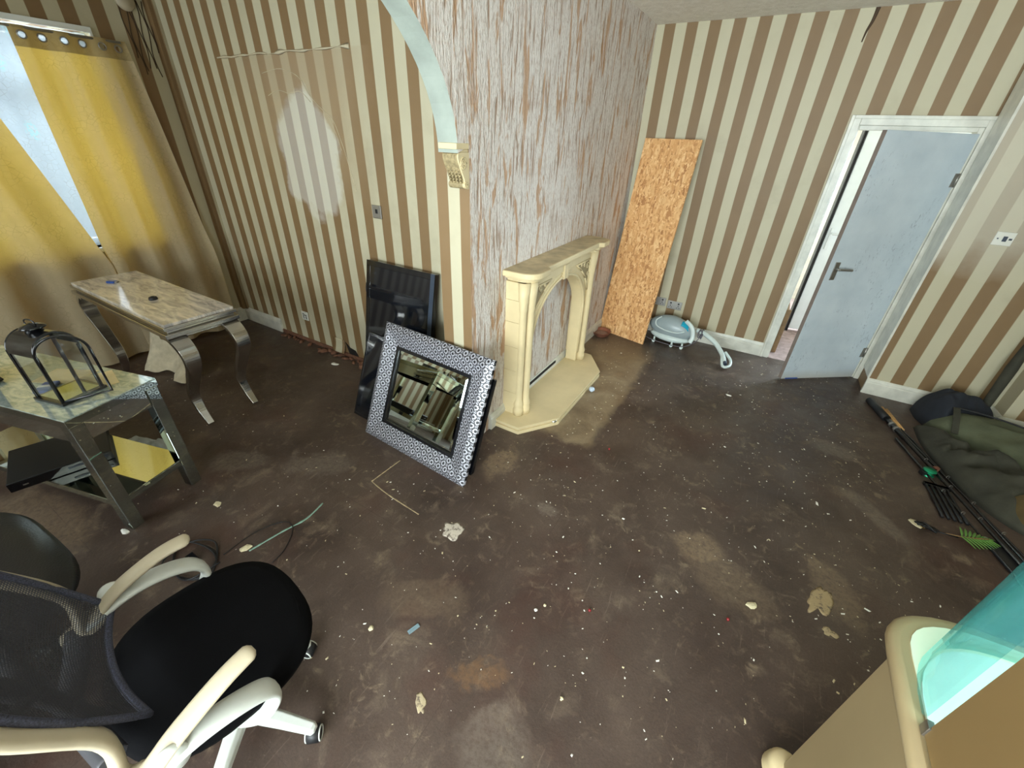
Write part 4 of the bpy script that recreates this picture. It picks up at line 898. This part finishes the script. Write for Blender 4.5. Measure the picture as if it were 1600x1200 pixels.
# ================================================================== FISHING TACKLE, BAG, CLOTHS
def P2(x, y, z=0): return Vector((x, y, z))
def rod(label, a, c, r0, r1, z=.015, handle=True, mt=None):
    a, c = P2(*a, z), P2(*c, z); root = thing('fishing_rod', label, 'fishing rod', a); d = c - a; L = d.length
    up = Vector((0, 0, 1))
    b = MB(); b.tube([d * k for k in (0, .3, .31, .6, .61, 1)], 1, 10, rad=[r0, r0 * .95, r0 * .7, r0 * .6, r0 * .45, r1]); b.build('blank', mt or M_carbon, root)
    if handle:
        b = MB(); b.tube([d * .0, d * .16], r0 * 1.5, 10); b.build('grip', M_blackm, root)
        for k in (.20, .235):
            b = MB(); b.tube([d * k, d * (k + .010)], r0 * 1.25, 10); b.build('ferrule', M_steel, root)
    for k in (.45, .6, .75):
        ctr = d * k + up * .012; sd = d.normalized().cross(up)
        b = MB(); b.tube([ctr + sd * .009 * math.cos(t) + up * .009 * math.sin(t) for t in [2 * PI * i / 12 for i in range(13)]], .0015, 5); b.build('line_guide', M_steel, root)
    return root
rod('thick black rod with two silver bands, its butt nearest the right skirting', (1.155, 4.09), (1.66, 2.40), .019, .010, .02)
rod('thin black rod lying just behind the thick banded rod', (1.25, 3.84), (1.74, 2.40), .011, .006, .014, False)
rod('slim black rod lying in front, ending nearest the fern sprig', (1.26, 3.55), (1.60, 2.36), .010, .006, .012, False)
rd = thing('fishing_rod', 'rod with a split pair of tan cork grips beside the thick black rod', 'fishing rod', (1.235, 4.03, 0))
b = MB(); b.tube([(0, 0, .012), (.075, -.30, .012)], .010, 10); b.tube([(.028, -.02, .012), (.092, -.31, .012)], .009, 10); b.build('cork_grip', M_cork, rd)
b = MB(); b.tube([(.08, -.30, .012), (.13, -.44, .012), (.42, -1.45, .012)], .006, 8); b.build('blank', M_carbon, rd)
rl = thing('fishing_reel', 'small green and brown fishing reel beside the rods', 'reel', (1.375, 3.19, 0), .4)
b = MB(); b.lathe([(0, 0), (.034, 0), (.036, .006), (.022, .012), (.022, .030), (.036, .036), (.034, .042), (0, .042)], 20); b.build('spool', M_green, rl)
b = MB(); b.tube(spline([(.03, 0, .03), (.055, .01, .034), (.065, .04, .03)], 5), .005, 6); b.box((.055, .03, .018), (.082, .052, .038)); b.build('crank', M_copper, rl)
b = MB(); b.box((-.045, -.018, .0), (-.02, .018, .03)); b.build('reel_foot', M_blackm, rl, bevel=.003)
def heap(name, label, cat, outline, h, mt, z0=0.0, seed=1, folds=.35, fs=5.0, p=2.2):
    """soft crumpled heap over a closed outline (x,y)"""
    pts = outline; cx = sum(q[0] for q in pts) / len(pts); cy_ = sum(q[1] for q in pts) / len(pts)
    loop = spline([(*q, 0) for q in pts + [pts[0]]], 10)[:-1]; n = len(loop); b = MB(); rings = []
    NR = 22
    for j in range(NR):
        r = 1 - j / NR; rr = []
        for k, q in enumerate(loop):
            x = (q.x - cx) * r; y = (q.y - cy_) * r
            base = h * (1 - r ** p) ** .55
            f = noise.noise(Vector(((cx + x) * fs, (cy_ + y) * fs * 1.3, seed))) + .5 * noise.noise(Vector(((cx + x) * fs * 3, (cy_ + y) * fs * 2.2, seed + 9)))
            rid = 1 - abs(noise.noise(Vector(((cx + x) * fs * .9, (cy_ + y) * fs * 2.4, seed + 4)))) * 2
            e = 1 - r ** 6
            z = z0 + .002 + max(.002, base * (1 + folds * f * e + folds * .5 * rid * e))
            if j == 0: z = z0
            rr.append(Vector((x, y, z - z0)))
        rings.append(rr)
    b.loft(rings)
    root = thing(name, label, cat, (cx, cy_, z0)); b.build('cloth' if cat != 'bag' else 'bag_body', mt, root); return root
hb = heap('canvas_holdall', 'long olive green canvas holdall lying along the right wall', 'bag', [(1.50, 4.02), (1.48, 3.82), (1.62, 3.66), (1.86, 3.50), (2.12, 3.35), (2.36, 3.30), (2.45, 3.55), (2.30, 3.85), (2.02, 4.00), (1.75, 4.10)], .20, M_olive, 0, 3, .16, 3.0, 3)
ctr = Vector(hb.location)
b = MB(); b.tube([Vector(p) - ctr for p in spline([(1.52, 3.96, .19), (1.75, 3.86, .225), (2.0, 3.72, .235), (2.3, 3.58, .20)], 8)], .006, 6); b.build('zip', M_blackm, hb)
b = MB(); b.bar([Vector(p) - ctr for p in spline([(1.60, 4.06, .10), (1.60, 3.97, .20), (1.58, 3.82, .19), (1.58, 3.70, .10)], 6)], .04, .006, (1, .1, 0)); b.build('strap', M_olived, hb)
heap('waxed_jacket', 'dark olive jacket crumpled between the rods and the green holdall', 'jacket', [(1.41, 3.84), (1.41, 3.60), (1.47, 3.30), (1.57, 3.02), (1.70, 2.86), (1.80, 2.86), (2.0, 3.1), (2.15, 3.3), (1.9, 3.48), (1.62, 3.62), (1.46, 3.80)], .13, M_olived, 0, 8, .55, 6.0)
heap('suede_pouch', 'small tan brown pouch poking out from under the dark jacket', 'pouch', [(1.66, 3.04), (1.68, 2.94), (1.73, 2.86), (1.80, 2.84), (1.86, 2.92), (1.80, 3.02), (1.72, 3.08)], .17, M_tan, 0, 5, .15, 4)
heap('navy_cloth', 'crumpled navy cloth draped over the wall end of the green holdall', 'cloth', [(1.44, 4.16), (1.45, 4.0), (1.52, 3.86), (1.64, 3.88), (1.80, 3.98), (1.90, 4.06), (1.80, 4.16), (1.62, 4.20)], .27, M_navy, 0, 12, .22, 5)
um = thing('folded_umbrella', 'dark folded umbrella leaning upright in the right corner', 'umbrella', (1.80, 4.10, 0))
b = MB(); b.tube([(0, 0, .02), (.01, .02, .18), (.02, .06, .50), (.03, .10, .86)], 1, 12, rad=[.008, .028, .034, .014]); b.build('folded_canopy', M_olived, um)
b = MB(); b.tube([(0, 0, 0), (0, 0, .02)], .006, 8); b.tube(spline([(.03, .10, .86), (.033, .113, .96), (.033, .113, 1.0)], 4), .009, 8); b.build('shaft', M_blackm, um)
nt = thing('keepnet', 'folded black net panel on the floor between the rods and the fern sprig', 'net', (1.40, 2.92, 0), .06)
for k in range(5):
    b = MB(); b.tube([(-.05 + .028 * k, -.17, .010), (-.055 + .026 * k, .15, .012)], .008, 6); b.build('net_fold', M_blackm, nt); MB().box((-.065, .13, .0), (.07, .155, .02)).build('net_rim', M_carbon, nt, bevel=.003)
nl = thing('rod_pouch', 'flat dark sleeve under the tips of the rods at the right edge', 'pouch', (1.62, 2.47, 0), .28)
MB().box((-.055, -.22, 0), (.055, .22, .012)).build('sleeve', M_blackm, nl, bevel=.004); MB().box((-.055, -.22, .0122), (-.047, .22, .014)).build('seam', M_bezel, nl)
bk = thing('tangled_lead', 'black tangled scrap with a brass clip left of the fern sprig', 'scrap', (1.295, 2.59, 0))
b = MB(); b.tube(spline([(-.04 + .05 * math.cos(k * 1.9) * (.5 + .1 * k % 1), .03 * math.sin(k * 2.3), .010 + .012 * (k % 3)) for k in range(14)], 5), .0055, 6); b.tube([(0, 0, .01), (.10, .01, .01)], .004, 6); b.build('cord', M_blackm, bk)
MB().lathe([(0, 0), (.012, 0), (.012, .014), (0, .014)], 12, Matrix.Translation((-.05, .01, 0))).build('clip', plain('brass', C(170, 140, 80), .3, .8), bk)
fe = thing('fern_sprig', 'green fern-like sprig on the floor near the right edge', 'sprig', (1.36, 2.60, 0), .12)
b = MB(); b.tube(spline([(-.02, 0, .012), (.06, .0, .022), (.17, .03, .03)], 6), .003, 6); b.build('stem', M_wood, fe)
for k in range(17):
    t0 = k / 16; s = 1 if k % 2 else -1; bx = .04 + .13 * t0; a = s * (1.25 - .9 * t0) + .15; Ln = .085 - .02 * t0
    d = Vector((math.cos(a), math.sin(a), .22 - .2 * t0)); n_ = Vector((-d.y, d.x, 0)).normalized()
    b = MB(); o_ = Vector((bx, .03 * t0, .024)); R = [(0, .002), (.3, .0065), (.7, .005), (1, .0006)]
    b.loft([[o_ + d * Ln * u + n_ * w0 + Vector((0, 0, -.02 * u * u)), o_ + d * Ln * u + Vector((0, 0, .002 - .02 * u * u)), o_ + d * Ln * u - n_ * w0 + Vector((0, 0, -.02 * u * u))] for u, w0 in R], smooth=False); b.build('leaflet', M_leafg, fe)

# ================================================================== SMALL THINGS ON THE FLOOR
def flake(name, label, cat, x, y, s, mt, seed, el=1.0, h=.006, rz=0, n=9):
    b = MB(); ring = []
    for k in range(n):
        a = 2 * PI * k / n; r = s * (.75 + .45 * noise.noise(Vector((math.cos(a) * 2, math.sin(a) * 2, seed))))
        ring.append((r * math.cos(a) * el, r * math.sin(a)))
    b.loft([[(px, py, .0) for px, py in ring], [(px * .95, py * .95, h * (.6 + .5 * noise.noise(Vector((px * 60, py * 60, seed))))) for px, py in ring], [(px * .4, py * .4, h) for px, py in ring]], smooth=False)
    o = b.build(name, mt); o.location = (x, y, 0.0005); o.rotation_euler = (0, 0, rz); return tag(o, label, cat)
from_px = []
flake('plaster_flake', 'largest cream plaster flake, right of the bare tan floor patches', 'flake', .44, 1.55, .022, M_bone, 1, 1.5, .010, .6)
flake('plaster_flake', 'cream plaster flake beside the black seat of the office chair', 'flake', -.96, .555, .014, M_bone, 2, 1.0, .008)
flake('plaster_flake', 'cream curl of plaster between the mirrored table and chair seat', 'flake', -1.79, .50, .022, M_bone, 3, 1.9, .008, 1.0)
flake('plaster_flake', 'small white square chip in the middle of the floor', 'flake', -.40, 1.00, .010, M_white, 4, 1.1, .006, .6)
flake('plaster_flake', 'small cream chip just right of the white square chip', 'flake', -.375, 1.04, .009, M_bone, 5)
flake('plaster_flake', 'round yellow-cream pebble of plaster in the lower middle floor', 'flake', -.155, .75, .009, M_bone, 6, 1.0, .010)
flake('plaster_flake', 'white scrap by the foot of the mirrored table leg nearest the camera', 'flake', -2.40, .23, .016, M_white, 7, 2.2, .010, .2)
flake('plaster_flake', 'flat white chip under the left wall socket', 'flake', -3.02, 2.03, .028, M_white, 8, 2.0, .006, .25)
flake('plaster_flake', 'white chip near the bottom of the door', 'flake', .12, 3.52, .018, M_white, 9, 1.7, .005)
flake('plaster_flake', 'bone coloured flake lying by the table-side rag', 'flake', -2.20, .58, .022, M_bone, 10, 1.5, .004)
lf = flake('dried_leaf', 'dry cream coloured leaf on the floor left of the tangled scrap', 'leaf', 1.215, 2.61, .030, M_bone, 11, 1.7, .008, -1.1)
b = MB(); b.box((-.026, -.009, 0), (.026, .009, .003)); b.box((-.024, .004, .003), (.024, .008, .006)); o = b.build('plastic_strip', M_clear, bevel=.001); o.location = (-.805, .648, .001); o.rotation_euler = (0, 0, 1.25); tag(o, 'pale blue crinkled plastic strip on the open floor', 'scrap')
for x, y, lb in ((-.192, 1.125, 'dark red berry in the middle of the floor'), (.352, 1.418, 'dark red berry right of centre, nearest the glass cabinet'), (-.50, 2.26, 'dark red berry near the front of the hearth')):
    b = MB(); b.lathe([(0, 0), (.005, .001), (.0075, .007), (.005, .013), (0, .0145)], 10); o = b.build('berry', M_berry, smooth=True); o.location = (x, y, 0); tag(o, lb, 'berry')
o = heap('grey_rag', 'crumpled pale grey rag on the floor behind the mirrored table', 'cloth', [(-3.24, .53), (-3.18, .47), (-3.05, .50), (-2.94, .58), (-2.90, .66), (-2.98, .70), (-3.08, .66), (-3.2, .60)], .05, M_cloth, 0, 21, .6, 14)
# white fabric hanging under the marble table (curtain tail)
b = MB(); g = [[b.v((-4.30 + .55 * u + .05 * v, 1.30 - .22 * v * (1 - .3 * u) - .05 * math.sin(u * 9) * v, .012 + .48 * (1 - v) ** 1.3 * (1 - u * .75) + .02 * math.sin(u * 14 + v * 5) ** 2)) for u in [i / 24 for i in range(25)]] for v in [j / 14 for j in range(15)]]
for j in range(14):
    for i in range(24): b._f([g[j][i], g[j][i + 1], g[j + 1][i + 1], g[j + 1][i]], True)
o = b.build('dust_sheet', plain('stained_calico', C(196, 184, 156), .9, var=.2), None); md = o.modifiers.new('s', 'SOLIDIFY'); md.thickness = .003; tag(o, 'stained pale cloth trailing to the floor under the marble table', 'cloth')
# cable by the chair
cbx = thing('coiled_cable', 'black coiled cable with a plug on the floor behind the chair seat', 'cable', (-1.93, .33, 0))
b = MB(); b.tube(spline([(.14 * math.cos(k * 1.3) + .02 * math.sin(k * 3), .09 * math.sin(k * 1.3) + .02 * math.cos(k * 2), .006 + .003 * (k % 4)) for k in range(16)], 6), .004, 6); b.build('cord', M_blackm, cbx)
MB().box((-.03, -.02, .004), (.03, .015, .03)).build('plug', M_black, cbx, bevel=.004)
b = MB(); b.tube(spline([(-1.84, .42, .004), (-1.84, .58, .004), (-1.78, .70, .004), (-1.70, .70, .004), (-1.62, .60, .004), (-1.60, .52, .004)], 8), .0022, 6); tag(b.build('thin_wire', M_blackm), 'thin dark wire looping on the floor past the chair seat', 'wire')
# paint and adhesive marks that stand proud of the floor
def streak(name, label, cat, pts, wdt, mt, seed):
    p = spline([(x, y, .001) for x, y in pts], 8); b = MB()
    b.tube(p, 1, 5, flat=(1, .15), rad=[wdt * (.5 + .9 * abs(noise.noise(Vector((i * .35, seed, 1))))) for i in range(len(p))]); return tag(b.build(name, mt), label, cat)
streak('paint_streak', 'long pale teal paint streak on the floor left of the mirror', 'paint mark', [(-1.72, .90), (-1.70, .78), (-1.73, .66), (-1.76, .50)], .010, M_teal, 1)
streak('adhesive_line', 'cream line running up to the foot of the framed mirror', 'glue mark', [(-1.61, 1.40), (-1.615, 1.30), (-1.62, 1.17)], .007, M_cream_line, 2)
streak('adhesive_line', 'cream line running right from the corner of the other glue line', 'glue mark', [(-1.62, 1.17), (-1.5, 1.15), (-1.38, 1.14), (-1.21, 1.13)], .006, M_cream_line, 3)
def splat(label, x, y, s, mt, seed, el=1.2, rz=0):
    b = MB(); rings = []; n = 40
    for j in range(5):
        r = 1 - j / 5; rings.append([(s * el * r * math.cos(a) * (.8 + .5 * noise.noise(Vector((math.cos(a) * 1.6, math.sin(a) * 1.6, seed)))), s * r * math.sin(a) * (.8 + .5 * noise.noise(Vector((math.cos(a) * 1.6, math.sin(a) * 1.6, seed)))), .0015 * (1 - r ** 3) + .0022 * max(0, noise.noise(Vector((r * 9 * math.cos(a), r * 9 * math.sin(a), seed)))) * (1 - r ** 6)) for a in [2 * PI * k / n for k in range(n)]])
    b.loft(rings); o = b.build('plaster_splat', mt); o.location = (x, y, .0004); o.rotation_euler = (0, 0, rz); return tag(o, label, 'plaster splat')
def splat_mat(col, thr, sc=30):
    t = NT('worn_splat'); n = t.noise(t.coord(), sc, 5, .7)
    t.set_b(Base_Color=t.mix(t.ramp(n, thr - .06, thr + .06), C(86, 72, 64), col), Roughness=.75); t.bump(n, .5, .004); return t.m
splat('round white plaster splat in the centre of the floor', -.985, 1.15, .062, splat_mat(C(196, 186, 170), .44), 3, 1.15, .3)
splat('ragged cream splat on the right side of the floor', .72, 1.76, .05, splat_mat(C(162, 140, 104), .42), 6, 2.6, 1.15)
splat('small cream splat below the ragged one on the right', .745, 1.60, .028, splat_mat(C(170, 150, 116), .42), 9, 1.2, 0)
splat('oblong cream smear at the bottom centre of the floor', -.60, .46, .022, splat_mat(C(176, 160, 128), .44), 12, 1.9, 2.4)
splat('short cream smear at the bottom edge of the picture', -.42, .32, .016, splat_mat(C(186, 170, 132), .42), 14, 2.0, 1.7)
# countless crumbs
b = MB()
for i in range(1500):
    while 1:
        x = -4.2 + 6.3 * random.random(); y = .25 + 4.2 * random.random() ** .9
        if x < -1.25 and y > 1.4: continue
        if x > .48 and y < 1.2: continue
        if x > 1.1 and y > 2.3: continue
        if (x < -.7 or x < .1) and y > 4.05: continue
        if x > 1.0 and y < 2.75 and y > 2.2: continue
        if y > 4.4 or (x > 1.0 and y > 4.1): continue
        if x < -1.4 and random.random() < .5: continue
        dens = .45 + .55 * (noise.noise(Vector((x * 1.3, y * 1.3, 0))) > -.05)
        if x > .1 and y > 2.3: dens = 1
        if random.random() < dens: break
    s = .0014 + .0034 * random.random() ** 3; a = random.random() * 6
    if random.random() < .02: s *= 1.8
    el = 1 + 1.4 * random.random() ** 2; b.mi = 0 if random.random() < .6 else 1
    ca, sa = math.cos(a), math.sin(a); vs = []
    for px, py in ((-1, -.6), (.8, -.8), (1, .5), (-.5, .9)):
        vs.append(b.v((x + s * (px * el * ca - py * sa), y + s * (px * el * sa + py * ca), .0)))
    tp = b.v((x, y, s * .7))
    for k in range(4): b._f([vs[k], vs[(k + 1) % 4], tp])
tag(b.build('plaster_crumbs', [M_white, M_bone], kind='stuff'), 'white and cream crumbs of plaster scattered over the whole floor', 'crumbs')
